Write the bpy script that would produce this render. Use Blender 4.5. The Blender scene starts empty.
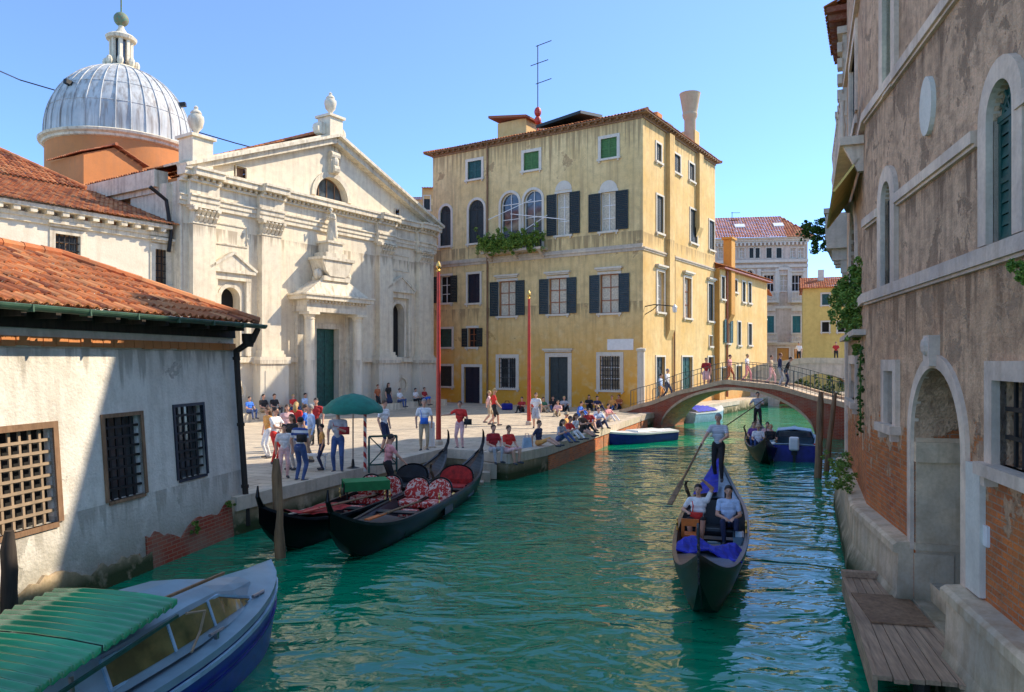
import bpy, bmesh, math, random
import numpy as np
from mathutils import Matrix, Vector
random.seed(7)
PI = math.pi
S = bpy.context.scene
COL = S.collection
# ------------------------------------------------------------ camera, light
CH, F, HOR = 3.9, 740.0, 360.0           # camera height over the water, focal length in px, horizon row
cam = bpy.data.cameras.new('camera'); camo = bpy.data.objects.new('camera', cam); COL.objects.link(camo)
camo.location = (0, 0, CH); camo.rotation_euler = (math.radians(90), 0, 0)
cam.sensor_width = 36; cam.lens = 36*F/1024; cam.shift_y = (HOR-346)/1024.0
cam.clip_start = 0.1; cam.clip_end = 2000
S.camera = camo
SX, SY, SE = .927, .376, math.atan(.80)  # horizontal direction to the sun and its elevation
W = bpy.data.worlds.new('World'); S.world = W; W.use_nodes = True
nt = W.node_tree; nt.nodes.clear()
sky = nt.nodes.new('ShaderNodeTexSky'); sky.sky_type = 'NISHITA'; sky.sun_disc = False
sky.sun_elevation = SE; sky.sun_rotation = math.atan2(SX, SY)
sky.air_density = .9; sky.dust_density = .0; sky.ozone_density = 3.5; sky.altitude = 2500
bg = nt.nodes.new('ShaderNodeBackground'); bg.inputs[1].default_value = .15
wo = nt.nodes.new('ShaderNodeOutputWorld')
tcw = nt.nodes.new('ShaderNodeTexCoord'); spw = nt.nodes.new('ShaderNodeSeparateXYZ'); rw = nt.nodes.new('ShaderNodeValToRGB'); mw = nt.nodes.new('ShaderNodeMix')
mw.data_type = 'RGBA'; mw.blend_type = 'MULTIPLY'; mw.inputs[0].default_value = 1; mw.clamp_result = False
e = rw.color_ramp.elements; e[0].position = 0; e[0].color = (.35, .42, .54, 1); e[1].position = .72; e[1].color = (1.15, .96, .74, 1)  # added sky tint: unseen zenith brightened and warmed to fill the shade
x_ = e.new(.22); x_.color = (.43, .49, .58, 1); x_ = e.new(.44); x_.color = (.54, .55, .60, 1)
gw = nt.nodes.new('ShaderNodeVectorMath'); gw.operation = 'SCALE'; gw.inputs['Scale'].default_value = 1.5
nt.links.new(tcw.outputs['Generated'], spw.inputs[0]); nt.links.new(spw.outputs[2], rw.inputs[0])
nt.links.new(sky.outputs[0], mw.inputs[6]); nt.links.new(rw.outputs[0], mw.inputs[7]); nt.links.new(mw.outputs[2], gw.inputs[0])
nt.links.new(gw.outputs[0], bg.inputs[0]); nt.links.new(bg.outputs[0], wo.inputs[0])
sl = bpy.data.lights.new('sun', 'SUN'); sl.energy = 2.45; sl.angle = math.radians(.5); sl.color = (1, .87, .68)
so = bpy.data.objects.new('sun', sl); COL.objects.link(so); so.location = (60, 20, 60)
dv = Vector((SX*math.cos(SE), SY*math.cos(SE), math.sin(SE)))
so.rotation_euler = dv.to_track_quat('Z', 'Y').to_euler()
S.view_settings.view_transform = 'Standard'; S.view_settings.look = 'None'
S.view_settings.exposure = 1.52; S.view_settings.gamma = 1
S.view_settings.use_curve_mapping = False
S.render.engine = 'CYCLES'; S.cycles.max_bounces = 8; S.cycles.diffuse_bounces = 6
S.render.resolution_x = 1024; S.render.resolution_y = 692

# ------------------------------------------------------------ helpers
def px(u, Y): return (u-512)/F*Y                     # world X of image column u at depth Y
def gp(u, v, z=0.0):                                 # world point at height z seen at u,v
    Y = F*(CH-z)/(v-HOR); return Vector((px(u, Y), Y, z))
def zz(v, Y): return CH-(v-HOR)*Y/F
WM = {}
class MB:
    def __init__(s): s.v = []; s.f = []; s.m = []; s.t = []; s.cur = 0
    def q(s, pts, tint=None):
        n = len(s.v); s.v += [tuple(p) for p in pts]; s.f.append(tuple(range(n, n+len(pts)))); s.m.append(s.cur); s.t.append(tint or 0.)
    def raw(s, vs, fs, tint=0.):
        n = len(s.v); s.v += [tuple(p) for p in vs]
        for f in fs: s.f.append(tuple(i+n for i in f)); s.m.append(s.cur); s.t.append(tint)
    def box(s, x0, x1, y0, y1, z0, z1, tint=0.):
        if x0 > x1: x0, x1 = x1, x0
        if y0 > y1: y0, y1 = y1, y0
        if z0 > z1: z0, z1 = z1, z0
        vs = [(x0,y0,z0),(x1,y0,z0),(x1,y1,z0),(x0,y1,z0),(x0,y0,z1),(x1,y0,z1),(x1,y1,z1),(x0,y1,z1)]
        s.raw(vs, [(0,3,2,1),(4,5,6,7),(0,1,5,4),(1,2,6,5),(2,3,7,6),(3,0,4,7)], tint)
    def hexa(s, a, b, tint=0.):                        # bottom quad a (ccw), top quad b
        s.raw(list(a)+list(b), [(0,3,2,1),(4,5,6,7),(0,1,5,4),(1,2,6,5),(2,3,7,6),(3,0,4,7)], tint)
    def bar(s, p, q, w, h=None, up=(0,0,1)):           # rectangular bar between two points
        h = h or w; p = Vector(p); q = Vector(q); d = (q-p)
        if d.length < 1e-6: return
        d.normalize(); upv = Vector(up)
        if abs(d.dot(upv)) > .98: upv = Vector((1,0,0))
        sx = d.cross(upv).normalized(); sy = sx.cross(d).normalized()
        o = [sx*a*w/2+sy*b*h/2 for a, b in ((-1,-1),(1,-1),(1,1),(-1,1))]
        s.raw([p+k for k in o]+[q+k for k in o], [(0,3,2,1),(4,5,6,7),(0,1,5,4),(1,2,6,5),(2,3,7,6),(3,0,4,7)])
    def tube(s, pts, rs, n=8, cap=True):
        pts = [Vector(p) for p in pts]
        if not hasattr(rs, '__len__'): rs = [rs]*len(pts)
        base = len(s.v); prev = None
        for i, p in enumerate(pts):
            d = (pts[min(i+1, len(pts)-1)]-pts[max(i-1, 0)])
            d.normalize()
            if prev is None:
                a = Vector((0,0,1)) if abs(d.z) < .9 else Vector((1,0,0))
                sx = d.cross(a).normalized()
            else:
                sx = (prev - d*prev.dot(d)).normalized()
            prev = sx; sy = d.cross(sx)
            for k in range(n):
                t = 2*PI*k/n; s.v.append(tuple(p+(sx*math.cos(t)+sy*math.sin(t))*rs[i]))
        for i in range(len(pts)-1):
            for k in range(n):
                a = base+i*n+k; b = base+i*n+(k+1) % n
                s.f.append((a, b, b+n, a+n)); s.m.append(s.cur); s.t.append(0.)
        if cap:
            s.f.append(tuple(base+k for k in range(n))[::-1]); s.m.append(s.cur); s.t.append(0.)
            e = base+(len(pts)-1)*n
            s.f.append(tuple(e+k for k in range(n))); s.m.append(s.cur); s.t.append(0.)
    def lathe(s, prof, c=(0,0,0), n=16, a0=0, a1=2*PI):
        base = len(s.v); full = abs(a1-a0-2*PI) < 1e-4; m = n if full else n+1
        for r, z in prof:
            for k in range(m):
                t = a0+(a1-a0)*k/n; s.v.append((c[0]+r*math.cos(t), c[1]+r*math.sin(t), c[2]+z))
        for i in range(len(prof)-1):
            for k in range(n):
                a = base+i*m+k; b = base+i*m+((k+1) % m)
                s.f.append((a, b, b+m, a+m)); s.m.append(s.cur); s.t.append(0.)
    def ball(s, c, r, n=10, k=7):
        if not hasattr(r, '__len__'): r = (r, r, r)
        base = len(s.v)
        for i in range(k+1):
            ph = PI*i/k
            for j in range(n):
                t = 2*PI*j/n
                s.v.append((c[0]+r[0]*math.sin(ph)*math.cos(t), c[1]+r[1]*math.sin(ph)*math.sin(t), c[2]-r[2]*math.cos(ph)))
        for i in range(k):
            for j in range(n):
                a = base+i*n+j; b = base+i*n+(j+1) % n
                s.f.append((a, b, b+n, a+n)); s.m.append(s.cur); s.t.append(0.)
    def prism(s, prof, x0, x1, axis='x'):              # profile of (a,b) extruded: axis x -> (a=y,b=z), y -> (a=x,b=z), z -> (a=x,b=y)
        def P(a, b, t): return (t, a, b) if axis == 'x' else ((a, t, b) if axis == 'y' else (a, b, t))
        n = len(prof); vs = [P(a, b, x0) for a, b in prof]+[P(a, b, x1) for a, b in prof]
        s.raw(vs, [tuple(range(n))[::-1], tuple(range(n, 2*n))]+[(i, (i+1) % n, (i+1) % n+n, i+n) for i in range(n)])
    def build(s, name, mat, parent=None, W=None, smooth=False, world=False):
        me = bpy.data.meshes.new(name)
        vs = s.v
        if W is not None:
            M = (WM[parent.name].inverted() if parent is not None else Matrix()) @ W
            vs = [tuple(M @ Vector(v)) for v in vs]
        me.from_pydata(vs, [], s.f)
        mats = mat if isinstance(mat, (list, tuple)) else [mat]
        for m in mats: me.materials.append(m)
        me.polygons.foreach_set('material_index', s.m)
        if any(s.t):
            at = me.attributes.new('tint', 'FLOAT', 'FACE'); at.data.foreach_set('value', s.t)
        bm = bmesh.new(); bm.from_mesh(me); bmesh.ops.remove_doubles(bm, verts=bm.verts, dist=1e-5)
        bmesh.ops.recalc_face_normals(bm, faces=bm.faces); bm.to_mesh(me); bm.free()
        if smooth:
            me.polygons.foreach_set('use_smooth', [True]*len(me.polygons))
            if smooth != 'all': 
                try: me.set_sharp_from_angle(angle=math.radians(40))
                except Exception: pass
        o = bpy.data.objects.new(name, me); COL.objects.link(o)
        if parent is not None: o.parent = parent; WM[o.name] = WM[parent.name]
        else: WM[o.name] = Matrix()
        return o
def tag(o, label, cat, group=None):
    o['label'] = label; o['category'] = cat
    if group: o['group'] = group
    return o
def thing(name, label, cat, loc=(0,0,0), rz=0, group=None, rx=0, ry=0):
    o = bpy.data.objects.new(name, None); COL.objects.link(o); o.empty_display_size = .3
    o.location = loc; o.rotation_euler = (rx, ry, rz)
    from mathutils import Euler
    WM[o.name] = Matrix.Translation(Vector(loc)) @ Euler((rx, ry, rz)).to_matrix().to_4x4()
    return tag(o, label, cat, group)
def struct(o, kind='structure'): o['kind'] = kind; return o
def place(o, loc, rz=0):                                # mesh thing built at its own origin, then put in place
    o.location = loc; o.rotation_euler = (0, 0, rz)
    WM[o.name] = Matrix.Translation(Vector(loc)) @ Matrix.Rotation(rz, 4, 'Z'); return o

# ------------------------------------------------------------ materials
def lin(c): return tuple(c)+(1,)
class NG:
    def __init__(s, name):
        s.m = bpy.data.materials.new(name); s.m.use_nodes = True; s.t = s.m.node_tree; s.t.nodes.clear()
        s.o = s.n('ShaderNodeOutputMaterial'); s.b = s.n('ShaderNodeBsdfPrincipled'); s.l(s.b.outputs[0], s.o.inputs[0])
        s.tc = s.n('ShaderNodeTexCoord')
    def n(s, t, **k):
        x = s.t.nodes.new(t)
        for a, b in k.items(): setattr(x, a, b)
        return x
    def l(s, a, b): s.t.links.new(a, b)
    def map(s, sc=(1,1,1), src=None, rot=(0,0,0)):
        m = s.n('ShaderNodeMapping'); m.inputs['Scale'].default_value = sc; m.inputs['Rotation'].default_value = rot
        s.l(src or s.tc.outputs['Object'], m.inputs[0]); return m.outputs[0]
    def noise(s, scale, detail=4, vec=None, rough=.55, dist=0):
        x = s.n('ShaderNodeTexNoise'); x.inputs['Scale'].default_value = scale; x.inputs['Detail'].default_value = detail
        x.inputs['Roughness'].default_value = rough; x.inputs['Distortion'].default_value = dist
        s.l(vec or s.tc.outputs['Object'], x.inputs['Vector']); return x.outputs['Fac']
    def ramp(s, fac, p0, p1, c0=(0,0,0), c1=(1,1,1)):
        r = s.n('ShaderNodeValToRGB'); r.color_ramp.elements[0].position = p0; r.color_ramp.elements[1].position = p1
        r.color_ramp.elements[0].color = lin(c0); r.color_ramp.elements[1].color = lin(c1); s.l(fac, r.inputs[0]); return r.outputs[0]
    def mix(s, fac, a, b, mode='MIX'):
        x = s.n('ShaderNodeMix', data_type='RGBA', blend_type=mode)
        for v, i in ((fac, 0), (a, 6), (b, 7)):
            if isinstance(v, (int, float)): x.inputs[i].default_value = v
            elif isinstance(v, tuple): x.inputs[i].default_value = lin(v)
            else: s.l(v, x.inputs[i])
        return x.outputs[2]
    def math(s, op, a, b=0., clamp=False):
        x = s.n('ShaderNodeMath', operation=op, use_clamp=clamp)
        for v, i in ((a, 0), (b, 1)):
            if isinstance(v, (int, float)): x.inputs[i].default_value = v
            else: s.l(v, x.inputs[i])
        return x.outputs[0]
    def sep(s, v=None):
        x = s.n('ShaderNodeSeparateXYZ'); s.l(v or s.tc.outputs['Object'], x.inputs[0]); return x.outputs
    def comb(s, x, y, z=0.):
        c = s.n('ShaderNodeCombineXYZ')
        for v, i in ((x, 0), (y, 1), (z, 2)):
            if isinstance(v, (int, float)): c.inputs[i].default_value = v
            else: s.l(v, c.inputs[i])
        return c.outputs[0]
    def col(s, v):
        if isinstance(v, tuple): s.b.inputs['Base Color'].default_value = lin(v)
        else: s.l(v, s.b.inputs['Base Color'])
    def bump(s, h, st=.3, dist=.02, prev=None):
        b = s.n('ShaderNodeBump'); b.inputs['Strength'].default_value = st; b.inputs['Distance'].default_value = dist
        s.l(h, b.inputs['Height'])
        if prev: s.l(prev, b.inputs['Normal'])
        s.l(b.outputs[0], s.b.inputs['Normal']); return b.outputs[0]
    def set(s, rough=.8, metal=0, spec=.5):
        s.b.inputs['Roughness'].default_value = rough; s.b.inputs['Metallic'].default_value = metal
        s.b.inputs['Specular IOR Level'].default_value = spec; return s.m
def dim(c, k): return tuple(min(1, x*k) for x in c)
def simple(name, c, rough=.7, metal=0, var=.25, scale=6, bump=0, spec=.5):
    g = NG(name); n = g.noise(scale, 4)
    g.col(g.mix(g.ramp(n, .3, .7), dim(c, 1-var), dim(c, 1+var*.5)))
    if bump: g.bump(g.noise(scale*5, 4), .4, bump)
    return g.set(rough, metal, spec)
def brickcol(g, sx=.26, sy=.075, c1=(.74,.20,.05), c2=(.46,.11,.035), mortar=(.36,.28,.2)):
    s = g.sep(); v = g.comb(g.math('ADD', s[0], s[1]), s[2])
    b = g.n('ShaderNodeTexBrick'); g.l(v, b.inputs['Vector']); b.inputs['Scale'].default_value = 1
    b.inputs['Brick Width'].default_value = sx; b.inputs['Row Height'].default_value = sy; b.inputs['Mortar Size'].default_value = .008
    b.inputs['Color1'].default_value = lin(c1); b.inputs['Color2'].default_value = lin(c2); b.inputs['Mortar'].default_value = lin(mortar)
    b.inputs['Bias'].default_value = 0; return b
def plaster(name, c, stain, streak=.5, z_dirt=None, brick=None, sc=1., c2=None, blotch=.5, bumpd=.012, drips=(), peel=None):
    """stained render; z_dirt=(z0,z1,colour) dirty band at the foot, brick=(z0,z1,amount) bare brick patches growing towards z0"""
    g = NG(name); s = g.sep()
    big = g.noise(.35*sc, 6, rough=.65); mid = g.noise(2.2*sc, 5, rough=.6)
    col = g.mix(g.ramp(big, .35, .65), c, c2 or dim(c, .8))
    col = g.mix(g.math('MULTIPLY', g.ramp(mid, .45, .75), blotch), col, stain)
    st = g.noise(1.0, 5, g.map((3.2*sc, 3.2*sc, .22*sc)), .6)
    col = g.mix(g.math('MULTIPLY', g.ramp(st, .48, .75), streak), col, stain)
    for zt_, ln_ in drips:                                 # rain streaks hanging from a ledge, each of its own length
        q = g.math('DIVIDE', g.math('SUBTRACT', zt_, s[2]), ln_)
        dn_ = g.noise(1.0, 3, g.map((4.5, 4.5, .05)), .6)
        k_ = g.math('SUBTRACT', g.math('MULTIPLY', g.math('SUBTRACT', dn_, .40), 5.5), q)
        k_ = g.math('MULTIPLY', g.math('MULTIPLY', g.math('MAXIMUM', k_, 0), 1.6, True), g.math('GREATER_THAN', q, 0))
        col = g.mix(g.math('MULTIPLY', k_, .7, True), col, dim(stain, .75))
    fine = g.noise(14*sc, 5)
    col = g.mix(g.math('MULTIPLY', g.ramp(fine, .4, .8), .25), col, dim(stain, .8))
    h = fine
    if peel:                                               # flaked patches with real edges: (colour, threshold, scale)
        pn = g.noise(peel[2], 8, None, .68, .35); pk = g.ramp(pn, peel[1], peel[1]+.018)
        pc_ = g.mix(g.ramp(g.noise(5, 4), .35, .7), peel[0], dim(peel[0], .62))
        col = g.mix(g.math('MULTIPLY', pk, .85), col, pc_)
        rim = g.math('SUBTRACT', g.ramp(pn, peel[1]-.02, peel[1]), pk); col = g.mix(g.math('MULTIPLY', rim, .35, True), col, dim(c, 1.15))
        h = g.math('SUBTRACT', fine, g.math('MULTIPLY', pk, .55))
    if z_dirt:
        z0, z1, dc = z_dirt
        m = g.math('SUBTRACT', 1, g.math('DIVIDE', g.math('SUBTRACT', s[2], z0), z1-z0), True)
        m = g.math('MULTIPLY', m, g.ramp(g.noise(1.6*sc, 5), .22, .5)); m = g.math('MULTIPLY', m, 1.35, True)
        col = g.mix(m, col, dc)
    if brick:
        z0, z1, am = brick
        b = brickcol(g)
        m = g.math('SUBTRACT', 1, g.math('DIVIDE', g.math('SUBTRACT', s[2], z0), z1-z0), True)
        m = g.math('ADD', g.math('MULTIPLY', m, am), g.noise(1.3*sc, 6, rough=.65))
        mk = g.ramp(m, .80, .84)
        bc = g.mix(g.math('MULTIPLY', g.ramp(mid, .4, .65), .55), b.outputs['Color'], stain)
        bc = g.mix(g.ramp(g.noise(.9, 3), .35, .7), bc, g.mix(.5, bc, (.70,.25,.06)))
        col = g.mix(mk, col, bc)
        h = g.math('SUBTRACT', g.math('ADD', h, 1), g.math('MULTIPLY', mk, g.math('ADD', .7, g.math('MULTIPLY', b.outputs['Fac'], .6))))
    g.col(col); g.bump(h, .6, bumpd); return g.set(.9, 0, .2)
M = {}
M['church'] = plaster('church_stone', (.86,.75,.54), (.46,.36,.25), .5, (1, 5, (.62,.57,.47)), None, 1.3, (.70,.62,.48), .4, drips=((13.0,.9),(10.4,.7),(3.9,.8),(16.5,.8)))
M['church2'] = plaster('church_trim', (.84,.74,.55), (.32,.25,.17), .75, None, None, 1.6, (.68,.61,.48), .4)
M['church_wing'] = plaster('wing_stone', (.78,.70,.55), (.55,.46,.33), .4, None, None, 1, (.70,.62,.48), .4)
M['yellow'] = plaster('ochre_plaster', (.84,.64,.32), (.38,.27,.14), .8, (0, 7.5, (.72,.36,.05)), (0, 3, .16), 1, (.72,.52,.23), .55, drips=((18.95,1.9),(12.0,1.4),(7.6,.9)), peel=((.50,.34,.17),.62,.5))
M['ochre'] = plaster('warm_plaster', (.76,.56,.27), (.46,.30,.14), .5, (0, 3, (.55,.30,.10)), (0, 4, .28), 1, (.66,.42,.14), .5, drips=((18.95,1.0),(11.9,.8)))
M['orange_plaster'] = plaster('orange_plaster', (.66,.34,.09), (.42,.22,.09), .5)
M['yel2'] = plaster('bright_yellow_plaster', (.80,.58,.18), (.5,.33,.10), .3)
M['terracotta'] = plaster('terracotta_plaster', (.66,.26,.09), (.45,.20,.09), .5)
M['palace'] = plaster('grey_stone', (.70,.58,.47), (.26,.21,.16), .6)
M['left'] = plaster('white_limewash', (.80,.74,.64), (.46,.41,.33), .6, (0, 1.5, (.36,.33,.26)), (-.3, 1.2, .40), 1.3, (.70,.64,.55), .5, .03, drips=((4.1,.5),(1.4,.5)), peel=((.55,.50,.42),.62,.9))
M['right'] = plaster('brown_plaster', (.80,.51,.31), (.21,.13,.08), .6, None, (0, 4.6, .34), 1.9, (.55,.35,.21), .9, .08, drips=((6.28,.45),(8.2,.5)), peel=((.36,.23,.14),.56,1.1))
M['rightlow'] = plaster('pink_grey_plaster', (.82,.52,.31), (.24,.14,.08), .65, None, (1.0, 4.1, .66), 1.7, (.58,.34,.19), .85, .08, drips=((4.92,.7),), peel=((.44,.28,.17),.57,1.2))
M['stone'] = plaster('istrian_stone', (.70,.58,.43), (.34,.28,.21), .6, None, None, 1.5, (.54,.46,.37), .5)
M['stone_pink'] = plaster('weathered_trim', (.92,.70,.50), (.42,.29,.20), .6, None, None, 1.5, (.50,.40,.33), .4)
M['whitestone'] = plaster('white_stone', (.72,.66,.55), (.45,.40,.32), .4, None, None, 1.5, (.66,.6,.5), .4)
M['plinth'] = plaster('plinth_stone', (.88,.64,.40), (.36,.23,.12), .7, (0, .75, (.045,.06,.022)), None, 1.5, (.50,.41,.30), .5)
M['clay'] = plaster('clay_chimney', (.58,.44,.29), (.38,.26,.16), .5)
def brickm(name, **k):
    g = NG(name); b = brickcol(g, **k); n = g.noise(1.5, 5)
    g.col(g.mix(g.math('MULTIPLY', g.ramp(n, .4, .7), .6), b.outputs['Color'], (.30,.22,.15)))
    g.bump(g.math('SUBTRACT', 1, b.outputs['Fac']), .6, .015); return g.set(.9, 0, .2)
M['brick'] = brickm('old_brick'); M['redbrick'] = brickm('red_brick', c1=(.42,.07,.03), c2=(.30,.05,.03), mortar=(.36,.2,.12))
def tilem(name, ca, cb, cc):
    g = NG(name); a = g.n('ShaderNodeAttribute'); a.attribute_name = 'tint'
    r = g.n('ShaderNodeValToRGB'); e = r.color_ramp.elements; e[0].position = 0; e[1].position = 1
    e[0].color = lin(ca); e[1].color = lin(cc); x = e.new(.5); x.color = lin(cb); g.l(a.outputs['Fac'], r.inputs[0])
    n = g.noise(2.5, 5); n2 = g.noise(16, 4)
    c = g.mix(g.math('MULTIPLY', g.ramp(n, .5, .72), .55), r.outputs[0], (.20,.13,.08))
    c = g.mix(g.math('MULTIPLY', g.ramp(n2, .5, .75), .35), c, (.42,.30,.18))
    g.col(c); g.bump(n2, .5, .01); return g.set(.95, 0, .05)
M['tile'] = tilem('roof_tiles', (.20,.065,.04), (.50,.17,.07), (.60,.27,.12))
M['tile_far'] = tilem('roof_tiles_far', (.30,.10,.06), (.46,.16,.08), (.52,.24,.13))
M['shutter'] = simple('dark_green_paint', (.014,.024,.022), .55, var=.4)
M['shutter_green'] = simple('bright_green_paint', (.06,.17,.035), .55)
M['shutter_teal'] = simple('teal_paint', (.02,.16,.17), .5)
M['dkgreen'] = simple('deep_green_paint', (.012,.075,.06), .45, var=.4)
M['door_green'] = simple('church_door_paint', (.012,.085,.062), .5, var=.5)
M['door_blue'] = simple('grey_blue_paint', (.026,.045,.05), .5, var=.4)
M['door_dark'] = simple('dark_door_paint', (.012,.016,.03), .45)
M['wood_red'] = simple('red_brown_wood', (.34,.10,.035), .5)
M['white'] = simple('white_paint', (.78,.76,.72), .45, var=.1)
M['cream'] = simple('cream_paint', (.70,.62,.46), .6, var=.15)
M['beigewood'] = simple('pale_grey_wood', (.34,.24,.15), .7)
M['curtain'] = simple('cream_curtain', (.62,.55,.42), .8, var=.35, scale=9)
M['railgrey'] = simple('grey_green_iron', (.07,.085,.075), .6)
M['iron'] = simple('wrought_iron', (.025,.025,.025), .5, .5)
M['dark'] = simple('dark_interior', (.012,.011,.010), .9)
M['lead'] = None
g = NG('glass_dark'); g.col(g.mix(g.ramp(g.noise(1.2, 3), .4, .6), (.03,.04,.045), (.09,.11,.12))); M['glass'] = g.set(.08, 0, .8)
g = NG('lead_sheet'); n = g.noise(.8, 5); s_ = g.noise(1, 5, g.map((5,5,.3)))
c = g.mix(g.ramp(n, .35, .65), (.40,.42,.42), (.58,.57,.54)); c = g.mix(g.math('MULTIPLY', g.ramp(s_, .46, .68), .75), c, (.22,.18,.15))
g.col(c); M['lead'] = g.set(.7, 0, .35)
g = NG('verdigris'); g.col(g.mix(g.ramp(g.noise(5, 5), .4, .6), (.10,.22,.14), (.20,.16,.09))); M['copper'] = g.set(.7)
def woodm(name, c, c2, rough=.75, sc=1, axis=(1,14,14)):
    g = NG(name); n = g.noise(1.5*sc, 6, g.map(axis), .65); n2 = g.noise(1.2, 3)
    g.col(g.mix(g.math('MULTIPLY', g.ramp(n2, .4, .7), .5), g.mix(g.ramp(n, .35, .65), c, c2), dim(c2, .6))); g.bump(n, .5, .008); return g.set(rough, 0, .3)
M['wood'] = woodm('weathered_planks', (.56,.36,.22), (.30,.19,.12))
M['pole'] = woodm('weathered_post', (.34,.21,.11), (.15,.09,.05), axis=(9,9,.8))
M['pole_dark'] = woodm('dark_post', (.06,.045,.035), (.025,.02,.016), axis=(9,9,.8))
M['brownwood'] = woodm('brown_frame', (.34,.20,.11), (.20,.11,.06), axis=(9,9,2))
M['bark'] = woodm('vine_stem', (.12,.08,.05), (.07,.05,.03))
M['gutter'] = simple('green_copper_gutter', (.055,.12,.075), .55, .3, .5, 3)
M['bridgestone'] = plaster('bridge_stone', (.66,.48,.31), (.32,.21,.13), .6, (0, .8, (.20,.18,.10)), None, 1.5, (.54,.38,.24), .6)
M['black'] = simple('gloss_black_paint', (.003,.003,.004), .3, var=.3, spec=.2)
M['black2'] = simple('worn_black_paint', (.018,.022,.028), .35, var=.6, scale=3, spec=.35)
M['steelblue'] = simple('grey_blue_deck', (.07,.13,.19), .35, var=.3, spec=.6)
M['metal'] = simple('polished_steel', (.34,.35,.36), .35, .9, .15)
M['gold'] = simple('gilded_brass', (.75,.48,.14), .3, .8)
M['blue_cloth'] = simple('royal_blue_cloth', (.010,.022,.42), .75, var=.5, bump=.01)
M['navy'] = simple('navy_hull_paint', (.014,.02,.22), .35, var=.3, spec=.3)
M['royal'] = simple('royal_hull_paint', (.015,.03,.34), .3, var=.3, spec=.7)
M['ltblue'] = simple('pale_blue_paint', (.30,.46,.60), .4, var=.25)
M['paleroof'] = simple('pale_grey_blue_deck', (.19,.30,.37), .4, var=.2, scale=3)
M['red'] = simple('bright_red_paint', (.50,.035,.018), .45)
M['redcloth'] = simple('red_upholstery', (.42,.015,.012), .8, var=.5, scale=9)
g = NG('brocade'); v = g.n('ShaderNodeTexVoronoi'); v.inputs['Scale'].default_value = 9; v.feature = 'DISTANCE_TO_EDGE'; g.l(g.map((1,1,1)), v.inputs['Vector'])
n = g.noise(10, 3, dist=1.2); g.col(g.mix(g.ramp(n, .50, .55), (.45,.02,.015), (.68,.48,.40))); M['brocade'] = g.set(.75)
M['plastic'] = simple('white_fibreglass', (.72,.74,.74), .3, var=.12, scale=3)
M['greentop'] = simple('green_cloth', (.012,.20,.055), .7)
M['umbrella'] = simple('teal_green_canvas', (.008,.17,.12), .75)
M['orange'] = simple('orange_cloth', (.62,.15,.02), .7)
g = NG('striped_paint'); w = g.n('ShaderNodeTexWave'); w.wave_type = 'BANDS'; w.bands_direction = 'DIAGONAL'; w.inputs['Scale'].default_value = 2.2; g.l(g.tc.outputs['Object'], w.inputs[0])
g.col(g.mix(g.ramp(w.outputs['Fac'], .48, .52), (.65,.6,.55), (.45,.02,.02))); M['stripe'] = g.set(.5)
g = NG('corrugated_green'); g.col(g.mix(g.ramp(g.noise(3, 4, g.map((1,.3,1))), .35, .7), (.002,.19,.08), (.01,.34,.14))); M['corr'] = g.set(.2, 0, .8)
g = NG('tinted_window'); g.col(g.mix(g.ramp(g.noise(2.5, 4), .4, .62), (.05,.06,.02), (.15,.14,.045))); M['tinted'] = g.set(.12, 0, .7)
g = NG('leaf_green'); ob = g.n('ShaderNodeNewGeometry')
r = g.n('ShaderNodeValToRGB'); e = r.color_ramp.elements; e[0].color = lin((.012,.045,.010)); e[1].color = lin((.10,.20,.03)); g.l(ob.outputs['Random Per Island'], r.inputs[0])
g.col(r.outputs[0]); M['leaf'] = g.set(.6, 0, .3)
g = NG('leaf_bright'); ob = g.n('ShaderNodeNewGeometry')
r = g.n('ShaderNodeValToRGB'); e = r.color_ramp.elements; e[0].color = lin((.05,.13,.015)); e[1].color = lin((.24,.33,.05)); g.l(ob.outputs['Random Per Island'], r.inputs[0])
g.col(r.outputs[0]); M['leafb'] = g.set(.6, 0, .3)
# paving
g = NG('paving'); b = g.n('ShaderNodeTexBrick'); g.l(g.map((1,1,1), rot=(0,0,.4)), b.inputs['Vector'])
b.inputs['Scale'].default_value = 1; b.inputs['Brick Width'].default_value = .9; b.inputs['Row Height'].default_value = .42; b.inputs['Mortar Size'].default_value = .012
b.inputs['Color1'].default_value = lin((.60,.50,.37)); b.inputs['Color2'].default_value = lin((.48,.40,.30)); b.inputs['Mortar'].default_value = lin((.15,.12,.09))
n = g.noise(1.1, 6, rough=.65); n3 = g.noise(9, 4)
g.col(g.mix(g.math('MULTIPLY', g.ramp(n3, .5, .8), .3), g.mix(g.math('MULTIPLY', g.ramp(n, .42, .68), .5), b.outputs['Color'], (.25,.21,.17)), (.5,.45,.38)))
g.bump(b.outputs['Fac'], .4, -.01); M['paving'] = g.set(.8, 0, .3)
# water
g = NG('canal_water'); p = g.tc.outputs['Object']
n1 = g.noise(1.0, 2, g.map((.48,.80,1), p, (0,0,.3)), .5, 1.2)
n2 = g.noise(1.0, 2, g.map((1.9,2.9,1), p, (0,0,-.25)), .5, .8)
n3_ = g.noise(1.0, 1.5, g.map((6,8,1), p), .5)
n4 = g.ramp(g.noise(1.0, 2, g.map((.10,.13,1), p), .5), .35, .65)
h = g.math('ADD', g.math('MULTIPLY', n1, .95), g.math('MULTIPLY', g.math('MULTIPLY', n2, g.math('ADD', .15, g.math('MULTIPLY', n4, .22))), 1.))
h = g.math('ADD', h, g.math('MULTIPLY', n3_, .012))
g.col(g.mix(g.ramp(g.noise(.12, 3, p), .35, .65), (.0,.18,.095), (.003,.26,.125)))
g.bump(h, .85, .145); g.b.inputs['IOR'].default_value = 1.42; M['water'] = g.set(.02, 0, .5)

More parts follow.
